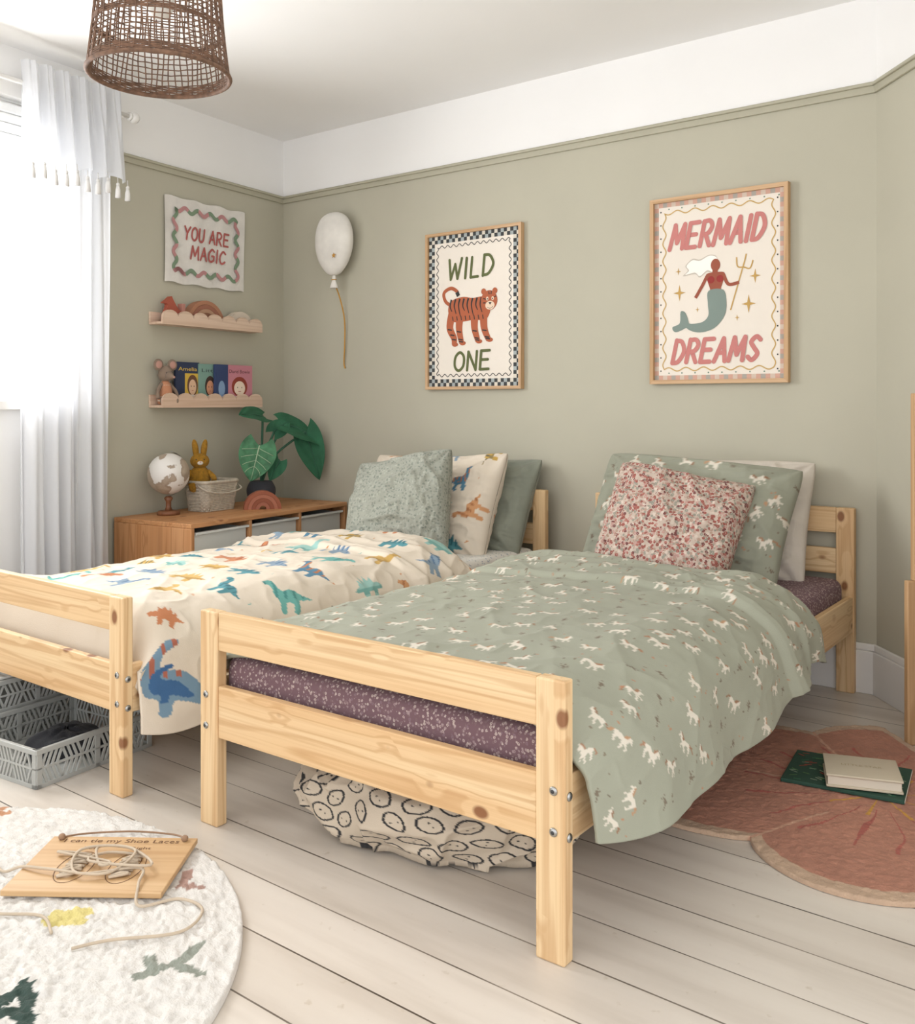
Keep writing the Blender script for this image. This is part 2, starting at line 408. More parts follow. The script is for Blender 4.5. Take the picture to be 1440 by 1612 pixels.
STEGO=[(-.78,-.15),(-.45,.04),(-.4,.3),(-.28,.14),(-.2,.46),(-.08,.22),(.04,.5),(.12,.22),(.28,.38),(.3,.12),(.45,.1),(.68,-.0),(.6,-.16),(.32,-.16),(.3,-.5),(.12,-.5),(.1,-.22),(-.14,-.22),(-.16,-.5),(-.33,-.5),(-.36,-.18)]
REX=[(-.75,.05),(-.35,-.02),(-.12,.16),(.05,.42),(.08,.64),(.22,.76),(.54,.68),(.56,.54),(.32,.5),(.3,.3),(.46,.2),(.4,.12),(.28,.16),(.22,-.05),(.14,-.22),(.24,-.58),(0,-.58),(-.07,-.26),(-.15,-.58),(-.34,-.58),(-.26,-.2),(-.44,-.14)]
SPRIG=[(-.03,-.5),(.03,-.5),(.04,-.1),(.3,.1),(.05,.02),(.28,.35),(.04,.18),(0,.5),(-.05,.18),(-.3,.32),(-.05,.04),(-.28,.08),(-.05,-.1)]
BIGD=catmull([(.95,-.7),(.75,-.78),(.2,-.6),(-.05,-.62),(-.15,-.9),(-.42,-.9),(-.45,-.55),(-.8,-.45),(-.92,-.05),(-.85,.35),(-.62,.62),(-.3,.82),(.0,.88),(.12,.76),(-.1,.64),(-.35,.5),(-.42,.25),(-.2,.15),(.2,.1),(.55,-.15),(.8,-.5)],4,True)

# ------------------------------------------------------------ frames of reference
SL,CL=.1167,.9932
RZL=R(96.7)
def LW(s,d,z): return Vector((s*SL+d*CL,-s*CL+d*SL,z))
RX=3.06
ER=(.668,-.744); NR=(-.744,-.668); RZR=math.atan2(-.744,.668)
H=2.45; RAIL=2.12

# ------------------------------------------------------------ room shell
b=MB(); b.box(-.6,5.2,-4.8,.3,-.08,0,FLOOR,0); b.build('floor',kind='structure',recenter=False)
b=MB(); b.box(-.3,5.2,-4.8,.2,H,H+.08,CEIL,0); b.build('ceiling',kind='structure',recenter=False)
b=MB(); b.box(-.25,RX+.1,0,.12,0,RAIL,GREEN,0); b.box(-.25,RX+.1,0,.12,RAIL,H,WHITE,0); b.build('wall_back',kind='structure')
b=MB(); b.box(0,2.1,0,.12,0,RAIL,GREEN,0); b.box(0,2.1,0,.12,RAIL,H,WHITE,0); b.build('wall_right',kind='structure',loc=(RX,0,0),rz=RZR)
WS0,WS1,WZ0,WZ1=1.36,2.95,1.03,2.24
b=MB()
for x0,x1 in ((-WS0,0),(-4.7,-WS1)):
    b.box(x0,x1,0,.16,0,RAIL,GREEN,0); b.box(x0,x1,0,.16,RAIL,H,WHITE,0)
b.box(-WS1,-WS0,0,.16,0,WZ0,WHITE,0); b.box(-WS1,-WS0,0,.16,WZ1,H,WHITE,0)
b.build('wall_left',kind='structure',rz=RZL)
w=bpy.data.objects.new('window_1',None); w.location=LW((WS0+WS1)/2,0,WZ0); w.rotation_euler=(0,0,RZL); finish(w,kind='structure',label='white painted sash window letting in bright daylight')
hw=(WS1-WS0)/2; hh=WZ1-WZ0
b=MB()
b.box(-hw,-hw+.06,.04,.12,0,hh,TRIMW); b.box(hw-.06,hw,.04,.12,0,hh,TRIMW); b.box(-hw+.06,hw-.06,.04,.12,0,.06,TRIMW); b.box(-hw+.06,hw-.06,.04,.12,hh-.06,hh,TRIMW)
b.box(-.025,.025,.05,.11,.06,hh-.06,TRIMW); b.box(-hw+.06,hw-.06,.05,.11,.6,.64,TRIMW)
b.build('window_frame',w)
b=MB(); b.box(-hw-.05,hw+.05,-.05,.04,-.035,.0,TRIMW); b.build('window_sill',w)
b=MB(); b.box(-hw-.06,-hw,-.025,0,-.03,hh+.07,TRIMW);b.box(hw,hw+.06,-.025,0,-.03,hh+.07,TRIMW);b.box(-hw-.06,hw+.06,-.03,0,hh,hh+.07,TRIMW);b.build('window_casing',w)
BL=fabric('blind_fabric','#E9E9E6')
b=MB()
for k in range(4): b.box(-hw+.02,hw-.02,-.01+.004*(k%2),.03,hh-.06-.04*k,hh-.022-.04*k,BL,.004)
b.build('roman_blind',w)
def rail(name,L,loc,rz,x0=0):
    b=MB(); b.box(x0,L,-.012,0,RAIL-.012,RAIL+.028,RAILG,.003); b.box(x0,L,-.022,-.0,RAIL+.012,RAIL+.024,RAILG,.004)
    b.build(name,kind='structure',loc=loc,rz=rz)
rail('trim_1',RX,(0,0,0),0); rail('trim_2',0,(0,0,0),RZL,-1.3); rail('trim_3',2.0,(RX,0,0),RZR,-.02)
def skirt(name,x0,L,loc,rz):
    b=MB(); b.box(x0,L,-.018,0,0,.15,TRIMW,.003); b.box(x0,L,-.012,0,.15,.175,TRIMW,.004); b.build(name,kind='structure',loc=loc,rz=rz)
skirt('baseboard_back',0,RX,(0,0,0),0); skirt('baseboard_left',-4.6,0,(0,0,0),RZL); skirt('baseboard_right',-.01,2,(RX,0,0),RZR)

# ------------------------------------------------------------ beds
STEEL=paint('zinc_steel','#A9A9A6',.3,.03,20,0,metal=1)
def bed(label,loc,rz,W=1.02,L=2.05,HF=.517,HH=.65):
    e=thing('bed',label,'bed',loc,rz,'single pine beds')
    pw,pd=.062,.032
    for (x,y,h,front) in ((0,0,HF,1),(W-pw,0,HF,1),(0,L-pd,HH,0),(W-pw,L-pd,HH,0)):
        b=MB(); b.box(x,x+pw,y,y+pd,0,h,PINE[2],.004); p=b.build('post',e)
        if front:
            outer=-1 if x==0 else 1
            cx,cy,cz=p.location
            for zz in (.24,.315):
                for side in (0,1):
                    q=MB()
                    if side==0: q.ell((0,0,0),(.0085,.004,.0085),STEEL); q.ell((0,-.003,0),(.004,.002,.004),paint('bolt_socket','#333333',.5,0,5,0)); l=(.008*outer,-.0175,zz-cz)
                    else: q.ell((0,0,0),(.004,.0085,.0085),STEEL); q.ell((.003*outer,0,0),(.002,.004,.004),paint('bolt_socket','#333333')); l=(outer*.0325,0,zz-.01-cz)
                    o=q.build('bolt',p,label='zinc hex bolt'); o.location=l
    for z0,z1 in ((HF-.092,HF),(.215,.34)):
        b=MB(); b.box(pw,W-pw,.004,.026,z0,z1,PINE[0],.003); b.build('footboard_rail',e)
    for z0,z1 in ((HH-.09,HH),(HH-.235,HH-.145),(.215,.34)):
        b=MB(); b.box(pw,W-pw,L-.028,L-.006,z0,z1,PINE[0],.003); b.build('headboard_rail',e)
    for x in (.004,W-.026):
        b=MB(); b.box(x,x+.022,pd,L-pd,.215,.34,PINE[1],.003); b.build('side_rail',e)
    b=MB()
    for k in range(14): y=.1+k*.135; b.box(.03,W-.03,y,y+.07,.225,.238,PINE[0],.002)
    b.build('slatted_base',e)
    return e
BR=(2.022,-2.085,0); BRZ=R(1.3)
BLc=(.735,-2.125,0); BLZ=0
bed('pine single bed with sage printed bedding, slatted end boards',BR,BRZ)
bed('pine single bed with cream dinosaur bedding',BLc,BLZ)
def mattress(loc,rz,mat,label,y0=.045):
    b=MB(); b.box(.03,.99,y0,2.005,.24,.405,mat,.035,4)
    b.build('mattress',label=label,cat='mattress',loc=loc,rz=rz)
mattress(BR,BRZ,SHEET_M,'mattress in a mauve ditsy floral fitted sheet')
mattress(BLc,BLZ,SHEET_B,'mattress in a white sheet with small blue dots',.10)

def duvet(label,loc,rz,prof,y0,y1,flap,seed,paintfn,res=.004,flare=.02,big=1.0,foot=.05,amp=1.0,lift=.04):
    D=np.array(catmull(prof,24)); seg=np.hypot(*np.diff(D,axis=0).T); cum=np.concatenate([[0],np.cumsum(seg)]); L=cum[-1]
    B=y1-y0; na=int(L/res); nb=int(B/res)
    t=np.linspace(0,L,na); X0=np.interp(t,cum,D[:,0]); Z0=np.interp(t,cum,D[:,1])
    tx,tz=np.gradient(X0),np.gradient(Z0); l=np.hypot(tx,tz); NX0,NZ0=-tz/l,tx/l
    k=np.ones(41)/41
    NX0=np.convolve(np.pad(NX0,20,'edge'),k,'valid'); NZ0=np.convolve(np.pad(NZ0,20,'edge'),k,'valid')
    T,Bb=np.meshgrid(t,np.linspace(0,B,nb),indexing='ij')
    X=np.repeat(X0[:,None],nb,1);Z=np.repeat(Z0[:,None],nb,1);NX=np.repeat(NX0[:,None],nb,1);NZ=np.repeat(NZ0[:,None],nb,1)
    te=np.interp(.97,X0[:int(na*.95)],t[:int(na*.95)])
    hang=np.clip((T-te)/(L-te),0,1); top=sst(NZ,.3,.9)
    u1=T*.8+Bb*.6; v1=-T*.6+Bb*.8
    d=.028*(fbm(T*2.6,Bb*2.6,seed,3)-.45)*big
    d+=amp*(.011*(fbm(T*7,Bb*7,seed+4,3)-.45)+.010*ridge(u1*2.6,v1*7,seed+3,2.5)+.008*ridge(u1*8,v1*4.5,seed+9,2.5)+.0055*ridge(T*15,Bb*13,seed+12,2)+.0045*(fbm(T*24,Bb*24,seed+2,3)-.5)-.007)
    d=d*(.6+.4*top)
    fp=flap+.10*(vn(T*2.2,T*0,seed+2)-.5)
    fl=sst(Bb,fp-.008,fp+.014)
    d+=fl*(.018+flare*hang)
    for kk,of in enumerate((.05,.12,.20,.28)):
        d+=.009*np.exp(-((Bb-fp-of-.035*np.sin(T*(4+kk)+kk*2)-.03*vn(T*5,T*0,kk))/(.014+.004*kk))**2)*(.4+.9*vn(T*4,T*0,seed+kk*3))
    en=np.clip((Bb-(B-.06))/.06,0,1); d-=.045*en**2*top
    ft=np.clip(1-Bb/.11,0,1); Zd=foot*ft**(2 if foot<.1 else 3.2)*sst(NZ,.2,.8)
    fold=np.sin(Bb*9+2*vn(Bb*3,Bb*0,seed)+seed)+.5*np.sin(Bb*21+seed*2)
    X=X+NX*d+hang*.014*fold; Z=Z+NZ*d-Zd
    cor=np.clip(1-Bb/.14,0,1)**2
    Z=Z+hang*hang*.05*(vn(Bb*2.6,Bb*0,seed+8)-.5)+hang*hang*lift*sst(Bb,.5,B)+hang**3*.02*cor
    X=X-hang*.02*cor-hang*.03*sst(Bb,.7,B)*(lift>.05)
    Y=y0+Bb+.02*(fbm(T*4,Bb*4,seed+5,2)-.4)*sst(Bb,.1,.3)+en*.03*np.sin(T*9+seed)
    Z=np.maximum(Z,.035)
    P=np.stack([X,Y,Z],-1)
    C=np.zeros((na*nb,3)); PP=np.stack([T.ravel(),Bb.ravel()],-1)
    paintfn(PP,C,L,B)
    return gridobj('duvet',P,CLOTH,C,None,loc,(0,0,rz),solid=.01,label=label,cat='duvet')
def paint_horse(P,C,L,B,sc=.039,st=.094,seed=1,base='#999B8A'):
    rnd=random.Random(seed); C[:]=lin(base)
    C*= (.96+.08*vn(P[:,0]*6,P[:,1]*6,4))[:,None]
    r=0;y=0.03
    while y<B:
        x=.03+(st/2 if r%2 else 0)
        while x<L:
            cx,cy=x+rnd.uniform(-.02,.02),y+rnd.uniform(-.02,.02); ro=rnd.uniform(-.6,.6)+(R(40) if x>L*.8 else 0); k=rnd.random(); fl=rnd.random()<.5
            if k<.72:
                tn=rnd.choice(['#A0785C','#B08A6A','#8E6A50'])
                s_=sc*rnd.uniform(.9,1.12)
                stamp(P,C,TAIL,(cx,cy),s_,ro,fl,tn); stamp(P,C,HORSE,(cx,cy),s_,ro,fl,'#D5CEBF'); stamp(P,C,MANE,(cx,cy),s_,ro,fl,tn)
            else: stamp(P,C,SPRIG,(cx,cy),sc*.95,ro,fl,'#756A5A')
            for q in range(2):
                stamp(P,C,SPRIG,(cx+rnd.uniform(-.045,.045),cy+st*.42+rnd.uniform(-.01,.01)),sc*.34,rnd.uniform(-1,1),0,rnd.choice(['#6C6252','#B07C5C','#7A6E5C']))
            x+=st
        y+=st*.84; r+=1
DCOLS=[('#B8964A','#5C5846','#8E7A48'),('#4C8890','#2F6672',None),('#6AA8A0','#4A8A86',None),('#BE7C54','#9C5A3C',None),('#93BAB2',None,'#6FA098'),('#8296A6','#54708E',None),('#C4A05A',None,'#A88440'),('#4A7890','#B07048',None),('#C69266','#A87048',None)]
def paint_dino(P,C,L,B,sc=.104,st=.198,seed=3,base='#D8CCBA',bigone=False):
    rnd=random.Random(seed); C[:]=lin(base)
    C*= (.97+.05*vn(P[:,0]*6,P[:,1]*6,4))[:,None]
    r=0;y=.06; k=0
    while y<B:
        x=.08+(st/2 if r%2 else 0)
        while x<L:
            cx,cy=x+rnd.uniform(-.02,.02),y+rnd.uniform(-.015,.015); side=x>L*.8; ro=rnd.uniform(-.15,.35)+(R(70) if side else 0); k+=rnd.choice((1,2,4)); c=DCOLS[k%9]; pl=rnd.choice([SAURO,STEGO,REX,SAURO,STEGO]); s_=sc*rnd.uniform(.9,1.08); f_=rnd.random()<.5
            if not(bigone and ((cx>L-.34 and cy<.30) or cy<.17)):
                stamp(P,C,pl,(cx,cy),s_,ro,f_,c[0],c[1],rnd.choice([22,30]),c[2])
                stamp(P,C,SPRIG,(cx+st*.5,cy+.02),.020,rnd.uniform(-1,1),0,rnd.choice(['#7FB0A6','#C48C5E']))
            x+=st
        y+=st*.84; r+=1
    if bigone:
        c=(L-.135,.10)
        stamp(P,C,BIGD,c,.105,R(84),False,'#7390A4','#A86450',18)
        BD=[(a*.62-.12,b_*.5-.16) for a,b_ in BIGD]; stamp(P,C,BD,c,.105,R(84),False,'#3C6490')
        stamp(P,C,STEGO,(L-.30,.12),.075,R(60),True,'#BE7C54')
def dino_bed(P,C,L,B): paint_dino(P,C,L,B,bigone=True)
duvet('sage green duvet printed with small white unicorns',BR,BRZ,
  [(-.02,.34),(-.012,.40),(.05,.455),(.2,.475),(.5,.485),(.8,.482),(.93,.465),(1.03,.405),(1.075,.31),(1.105,.185)],.04,1.43,1.02,5,paint_horse,.0036,.005,.8,.05,.75,.075)
duvet('cream cotton duvet printed with colourful dinosaurs',BLc,BLZ,
  [(-.04,.26),(-.02,.36),(.05,.425),(.2,.445),(.5,.468),(.8,.475),(.93,.462),(1.02,.40),(1.05,.31),(1.07,.165)],.04,1.46,1.08,11,dino_bed,.0038,.02,1.2,.20)

# ------------------------------------------------------------ pillows
def pillow(name,w,h,t,loc,rot,mat,label,seed,pf=None,cat='pillow'):
    n=130
    u,v=np.meshgrid(np.sin(np.linspace(-np.pi/2,np.pi/2,n)),np.sin(np.linspace(-np.pi/2,np.pi/2,n)),indexing='ij')
    cr=(u*v)**6*.035
    x=w/2*u*(1-.05*(1-v**2)*np.abs(u)-cr); y=h/2*v*(1-.07*(1-u**2)*np.abs(v)-cr)
    th=((1-u**2)*(1-v**2)); prof=th**.36
    Ps=[];Cs=[]
    for sg in (1,-1):
        wr=.016*(fbm(u*2.2,v*2.2,seed+sg,3)-.45)+.016*ridge(u*2.2+v,v*2.2,seed+7*sg+20,2.5)+.008*ridge(u*5,v*6,seed+sg+3,2.5)+.004*ridge(u*11,v*11,seed+sg+5,2)
        for (a,c) in ((1,1),(-1,1),(1,-1),(-1,-1)):
            dx,dy=(1-a*u),(1-c*v); ang=np.arctan2(dy,dx); rr=np.hypot(dx,dy); wr=wr+.010*np.sin(ang*9+seed+a)*np.exp(-(rr/.55)**2)
        z=sg*(t/2*prof)+sg*wr*np.minimum(1,th*6+.05)
        z=z+.024*np.sin(u*2+seed)*v
        Ps.append(np.stack([x,y,z],-1).reshape(-1,3))
        C=np.zeros((n*n,3))
        if pf: pf(np.stack([(x+w/2).ravel(),(y+h/2).ravel()],-1),C,w,h)
        Cs.append(C)
    i,j=np.meshgrid(np.arange(n-1),np.arange(n-1),indexing='ij')
    F=np.stack([i*n+j,(i+1)*n+j,(i+1)*n+j+1,i*n+j+1],-1).reshape(-1,4)
    F=np.concatenate([F,F[:,::-1]+n*n])
    V=np.concatenate(Ps)
    return arrobj(name,V,F,mat,np.concatenate(Cs) if pf else None,None,loc,rot,0,label=label,cat=cat)
CREAM=fabric('cream_cotton','#D0C7BA'); SAGE=fabric('sage_cotton','#878B7D')
pillow('pillow',.72,.48,.14,(2.52,-.14,.585),(R(70),0,R(1)),CREAM,'plain cream pillow leaning against the pine headboard',1)
pillow('pillow',.77,.5,.18,(2.485,-.31,.59),(R(63),R(2),R(-2)),CLOTH,'sage pillow with white unicorn print, behind the berry cushion',2,lambda P,C,w,h:paint_horse(P,C,w,h,.041,.096,8,'#929483'))
pillow('cushion',.49,.48,.18,(2.515,-.51,.578),(R(56),R(5),R(4)),RED_D,'red and cream berry floral square cushion',3,cat='cushion')
pillow('pillow',.70,.46,.15,(1.375,-.16,.575),(R(66),0,0),SAGE,'plain sage green pillow against the headboard',4)
pillow('pillow',.76,.5,.17,(1.28,-.32,.575),(R(61),R(-2),0),CLOTH,'cream pillow with dinosaur print',5,lambda P,C,w,h:paint_dino(P,C,w,h,.09,.17,9))
pillow('cushion',.47,.45,.18,(1.32,-.545,.598),(R(62),R(-7),R(14)),BLU_D,'pale grey-green ditsy floral square cushion',6,cat='cushion')

# ------------------------------------------------------------ posters
PAPER=paint('poster_paper','#E6DDD0',.7,.01,4,0)
def flat(n,h): return paint(n,h,.75,.02,6,0)
INK=flat('ink_black','#2B2B2A')
def poster(label,x,z,w,h,fw,fill):
    e=thing('framed_poster',label,'poster',(x,0,z),0)
    b=MB(); fr=fw
    for sx in (-1,1):
        pts=[(sx*w/2,-h/2),(sx*w/2,h/2),(sx*(w/2-fr),h/2-fr),(sx*(w/2-fr),-h/2+fr)]
        b.prism(pts,.001,.028,OAK[2],VERT)
    for sy in (-1,1):
        pts=[(-w/2,sy*h/2),(w/2,sy*h/2),(w/2-fr,sy*(h/2-fr)),(-w/2+fr,sy*(h/2-fr))]
        b.prism(pts,.001,.028,OAK[0],VERT)
    b.build('frame',e,label='thin light oak frame')
    b=MB(); b.M=VERT; b.prism([(-w/2+fr,-h/2+fr),(w/2-fr,-h/2+fr),(w/2-fr,h/2-fr),(-w/2+fr,h/2-fr)],.002,.014,PAPER)
    fill(b,w/2-fr,h/2-fr,.0146); b.build('print',e); return e
def checks(b,hx,hy,z,cw,c1,c2,rows=2):
    nx=int(round(2*hx/cw)); ny=int(round(2*hy/cw)); ax=2*hx/nx; ay=2*hy/ny
    for i in range(nx):
        for j in range(ny):
            if min(i,j,nx-1-i,ny-1-j)<rows:
                m=c1 if (i+j)%2 else c2[(i//2+j//2)%len(c2)]
                b.poly([(-hx+i*ax,-hy+j*ay),(-hx+(i+1)*ax,-hy+j*ay),(-hx+(i+1)*ax,-hy+(j+1)*ay),(-hx+i*ax,-hy+(j+1)*ay)],z,m)
def wavy(hx,hy,amp,wl,n=14):
    pts=[]
    for (a,c,nx,ny) in (((-hx,-hy),(hx,-hy),0,1),((hx,-hy),(hx,hy),1,0),((hx,hy),(-hx,hy),0,1),((-hx,hy),(-hx,-hy),1,0)):
        L=math.hypot(c[0]-a[0],c[1]-a[1]); k=max(1,round(L/wl)); N=k*n
        for i in range(N):
            t=i/N; o=amp*math.sin(2*math.pi*k*t); pts.append((a[0]+(c[0]-a[0])*t+nx*o,a[1]+(c[1]-a[1])*t+ny*o))
    return pts
def sc(pts,k=.01): return [(p[0]*k,p[1]*k) for p in pts]
def star4(b,x,y,r,z,m): 
    b.poly([(x+ (r if i%2==0 else r*.28)*math.cos(math.pi*i/4+math.pi/2),y+(r*1.25 if i%2==0 else r*.28)*math.sin(math.pi*i/4+math.pi/2)) for i in range(8)],z,m)
def wild(b,hx,hy,z):
    checks(b,hx,hy,z,.0175,flat('check_dark','#37393A'),[flat('check_grey_blue','#A3ABAA'),flat('check_cream','#D6CFC0')],2)
    b.stroke(wavy(hx-.052,hy-.052,.006,.034),.0035,z+.0004,INK,True)
    OL=flat('olive_ink','#5B6237'); OR=flat('tiger_rust','#AC5C3A'); CR=flat('tiger_cream','#E6CFB6')
    b.hand('WILD',-.012,.195,.285,.105,z+.0005,OL,.0135,.12,R(2)); b.hand('ONE',-.005,-.238,.225,.098,z+.0005,OL,.0135,.1,R(1))
    for st in ([(-12,-1),(-13.5,-8),(-11,-13),(-11,-16)],[(-7.5,-3),(-8,-9),(-6.5,-15.5)],[(1,-3),(1,-9),(3,-15)],[(6,-2),(6.5,-9),(9,-14.5)]):
        q=sc(catmull(st,6)); b.stroke(q,[.046-.02*i/len(q) for i in range(len(q))],z+.0005,OR)
        b.disc(q[-1][0]+.006,q[-1][1],.018,.01,z+.0006,OR); 
        for k in (7,10,13): 
            i=min(k,len(q)-2); b.stroke([(q[i][0]-.014,q[i][1]+.002),(q[i][0]+.011,q[i][1]-.002)],.006,z+.0012,INK)
    b.stroke(sc(catmull([(-12,2),(-16,4.5),(-17,8.5),(-13,10.5),(-9.5,9),(-8.5,7)],6)),.017,z+.0007,OR)
    b.stroke(sc([(-9.3,8.5),(-8.3,6.6)]),.02,z+.0009,INK)
    b.poly(sc(catmull([(-14.5,0),(-12.5,4.5),(-6,6),(0,5.2),(7,5.2),(10,0),(7.5,-5),(0,-5),(-6,-5.5),(-12,-5)],5,True)),z+.0008,OR)
    for i,xx in enumerate((-12.5,-10,-7.5,-5,-2.5,0,2.5,5)):
        b.stroke(sc(catmull([(xx,5.2),(xx-.8,2),(xx+.3,-.5-(i%3)*1.2)],5)),[.010-.0006*k for k in range(11)],z+.0011,INK)
        b.stroke(sc([(xx+1,-4.8),(xx+.6,-2.8)]),.005,z+.0011,INK)
    b.disc(.062,.077,.014,.014,z+.001,OR); b.disc(.125,.077,.014,.014,z+.001,OR); b.disc(.093,.035,.046,.046,z+.0012,OR)
    b.disc(.098,.012,.026,.02,z+.0014,CR); b.disc(.083,.043,.007,.009,z+.0014,CR); b.disc(.113,.043,.007,.009,z+.0014,CR)
    b.disc(.084,.042,.003,.004,z+.0016,INK); b.disc(.112,.042,.003,.004,z+.0016,INK)
    b.poly(sc([(9,2.6),(10.8,2.6),(9.9,1.4)]),z+.0016,INK); b.stroke(sc(catmull([(8.3,.4),(9.9,-.2),(11.5,.6)],4)),.002,z+.0016,INK)
    for a in ((6,4.5,7.6,4),(6,2.5,7.3,2.4),(12,4.8,13.3,5.2),(9.2,7.6,9.4,6.2),(10.6,7.6,10.4,6.2)): b.stroke(sc([a[:2],a[2:]]),.0045,z+.0016,INK)
def merm(b,hx,hy,z):
    checks(b,hx,hy,z,.018,flat('check_peach','#C9A08E'),[flat('check_taupe','#A8A298'),flat('check_pale','#CDBCAC')],1)
    b.stroke(wavy(hx-.042,hy-.042,.007,.07),.0045,z+.0004,flat('mustard_ink','#C4A262'),True)
    for i in range(-4,5):
        for s_ in (-1,1): b.disc(i*.055+.02,s_*(hy-.027),.003,.003,z+.0004,flat('dot_grn','#6F8A78'))
    for j in range(-6,7):
        for s_ in (-1,1): b.disc(s_*(hx-.027),j*.053,.003,.003,z+.0004,flat('dot_blk','#3A3A38'))
    PK=flat('coral_ink','#C47C76')
    b.hand('MERMAID',-.0,.215,.415,.112,z+.0005,PK,.0175,.2,R(1)); b.hand('DREAMS',-.005,-.24,.385,.105,z+.0005,PK,.0175,.2,R(1))
    SK=flat('skin_ink','#98503A'); TL=flat('tail_ink','#7D8C84'); WH=flat('hair_ink','#F6F2EA'); GD=flat('gold_ink','#C09A54'); RD=flat('top_ink','#962F2A'); SH=flat('hair_line','#C4BAAC')
    b.poly(sc(catmull([(0,11.6),(-3,13),(-7,11.5),(-10,12),(-13,9.5),(-12,7.5),(-14,5.5),(-9,6),(-7,4.5),(-4,6.5),(-1.5,6)],5,True)),z+.0003,SH)
    b.poly(sc(catmull([(0,11.3),(-3,12.6),(-7,11),(-10,11.5),(-12.5,9.4),(-11.5,7.5),(-13,6),(-9,6.5),(-7,5),(-4,7),(-1.5,6.5)],5,True)),z+.0006,WH)
    b.poly(sc([(-1.8,7),(.3,7),(.4,5),(-2,5)]),z+.0008,SK); b.disc(-.006,.088,.019,.024,z+.0009,SK)
    b.poly(sc(catmull([(-4.4,5.4),(-1,6),(3,5.6),(2.4,2),(1.6,-.5),(2.4,-2),(-3.4,-2),(-2.8,-.5),(-3.6,2)],5,True)),z+.0007,SK)
    b.stroke(sc(catmull([(-4,4.8),(-6.2,.8),(-8.8,-3.4)],6)),.013,z+.0009,SK); b.stroke(sc(catmull([(2.6,5),(4.6,1),(8.8,1.4)],6)),.013,z+.0009,SK)
    b.disc(-.024,.032,.014,.014,z+.0012,RD); b.disc(.012,.034,.014,.014,z+.0012,RD)
    b.poly(sc(catmull([(-3.4,-1),(2.5,-1),(3.8,-6),(3,-11),(-1,-15.5),(-7,-17),(-12,-15.5),(-14,-12),(-11,-13.4),(-6,-13),(-3.5,-10.5),(-3.7,-6)],5,True)),z+.001,TL)
    b.poly(sc(catmull([(-12,-14.5),(-17,-16.5),(-18.5,-14.5),(-15.4,-13),(-15,-8.5),(-13,-9),(-11.6,-13)],4,True)),z+.0009,TL)
    b.stroke(sc([(5.4,-9),(11,9.5)]),.005,z+.0007,GD); b.stroke(sc(catmull([(7.8,11),(8.2,7.5),(10.6,7),(13,6.4),(14.2,9.4)],5)),.005,z+.0008,GD); b.stroke(sc([(11,9.5),(11.6,12)]),.005,z+.0008,GD)
    for x,y,r in ((-15.5,-1,2.6),(15,3.4,2.2),(12.5,-7,2.8),(-16,7.5,1.2),(8,-12,1.0),(-8,-8,.9)): star4(b,x*.01,y*.01,r*.01,z+.0008,GD)
poster('framed animal poster reading WILD ONE with a striped tiger',1.305,1.455,.55,.74,.014,wild)
poster('framed poster reading MERMAID DREAMS with a mermaid and trident',2.482,1.467,.556,.74,.016,merm)

# balloon
BAL=fabric('balloon_white_cloth','#E4E0D8'); GOLD=flat('gold_print','#B98A3C')
e=thing('plush_balloon','white fabric balloon decoration hanging on a gold cord','wall decoration',(.46,-.07,1.20))
prof=[(0.0,.478),(.02,.476),(.05,.492),(.088,.54),(.110,.60),(.116,.655),(.108,.715),(.082,.765),(.042,.79),(0.0,.796)]
b=MB(); b.lathe(catmull(prof,5),BAL,40,Matrix.Diagonal((1.05,.55,1,1)),False)
b.build('balloon_body',e)
b=MB(); b.poly([(.052+(.016 if i%2==0 else .007)*math.cos(math.pi*i/5+math.pi/2),.565+(.016 if i%2==0 else .007)*math.sin(math.pi*i/5+math.pi/2)) for i in range(10)],.055,GOLD,VERT); b.build('gold_star',e)
b=MB(); b.lathe([(.010,.478),(.013,.445),(.026,.41),(.022,.408),(.008,.44)],BAL,18,Matrix.Diagonal((1,.7,1,1))); b.tube([(.013*math.cos(a*.63),.010*math.sin(a*.63),.452) for a in range(10)],.003,GOLD,6,True); b.build('knot',e)
b=MB(); b.tube(catmull([(0,0,.44),(.012,.03,.36),(.025,.05,.25),(.022,.055,.12),(.012,.06,.03),(.02,.06,0)],8),.0035,GOLD); b.build('cord',e)

# banner on left wall
PKD=flat('banner_pink','#B98686'); GRD=flat('banner_green','#7A8F76'); RDT=flat('banner_red','#AC5C57')
b=MB(); n=24
V=[];F=[]
for i in range(n+1):
    for j in range(13):
        x=-.265+.53*i/n; y=-.205+.41*j/12; V.append((x,y+.004*math.sin(i*.9)*(1 if j in (0,12) else .3),.003+.004*(1+math.sin(i*.7+j*.3))))
for i in range(n):
    for j in range(12): F.append((i*13+j,(i+1)*13+j,(i+1)*13+j+1,i*13+j+1))
b.geo(V,F,fabric('banner_cloth','#DEDAD3'),True,VERT)
b.M=VERT
wp=wavy(.205,.148,.011,.082,16); N=len(wp); k=N//22
for q in range(0,N,k): b.stroke([wp[(q+i)%N] for i in range(k+1)],.019,.0125+.0002*((q//k)%2),(PKD,GRD)[(q//k)%2])
b.hand('YOU ARE',0,.042,.31,.072,.0125,RDT,.0105,.1); b.hand('MAGIC',.01,-.048,.245,.072,.0125,RDT,.0105,.1)
b.build('fabric_banner',label='white cloth banner reading YOU ARE MAGIC with wavy border',cat='wall hanging',loc=LW(.578,.004,1.80),rz=RZL)

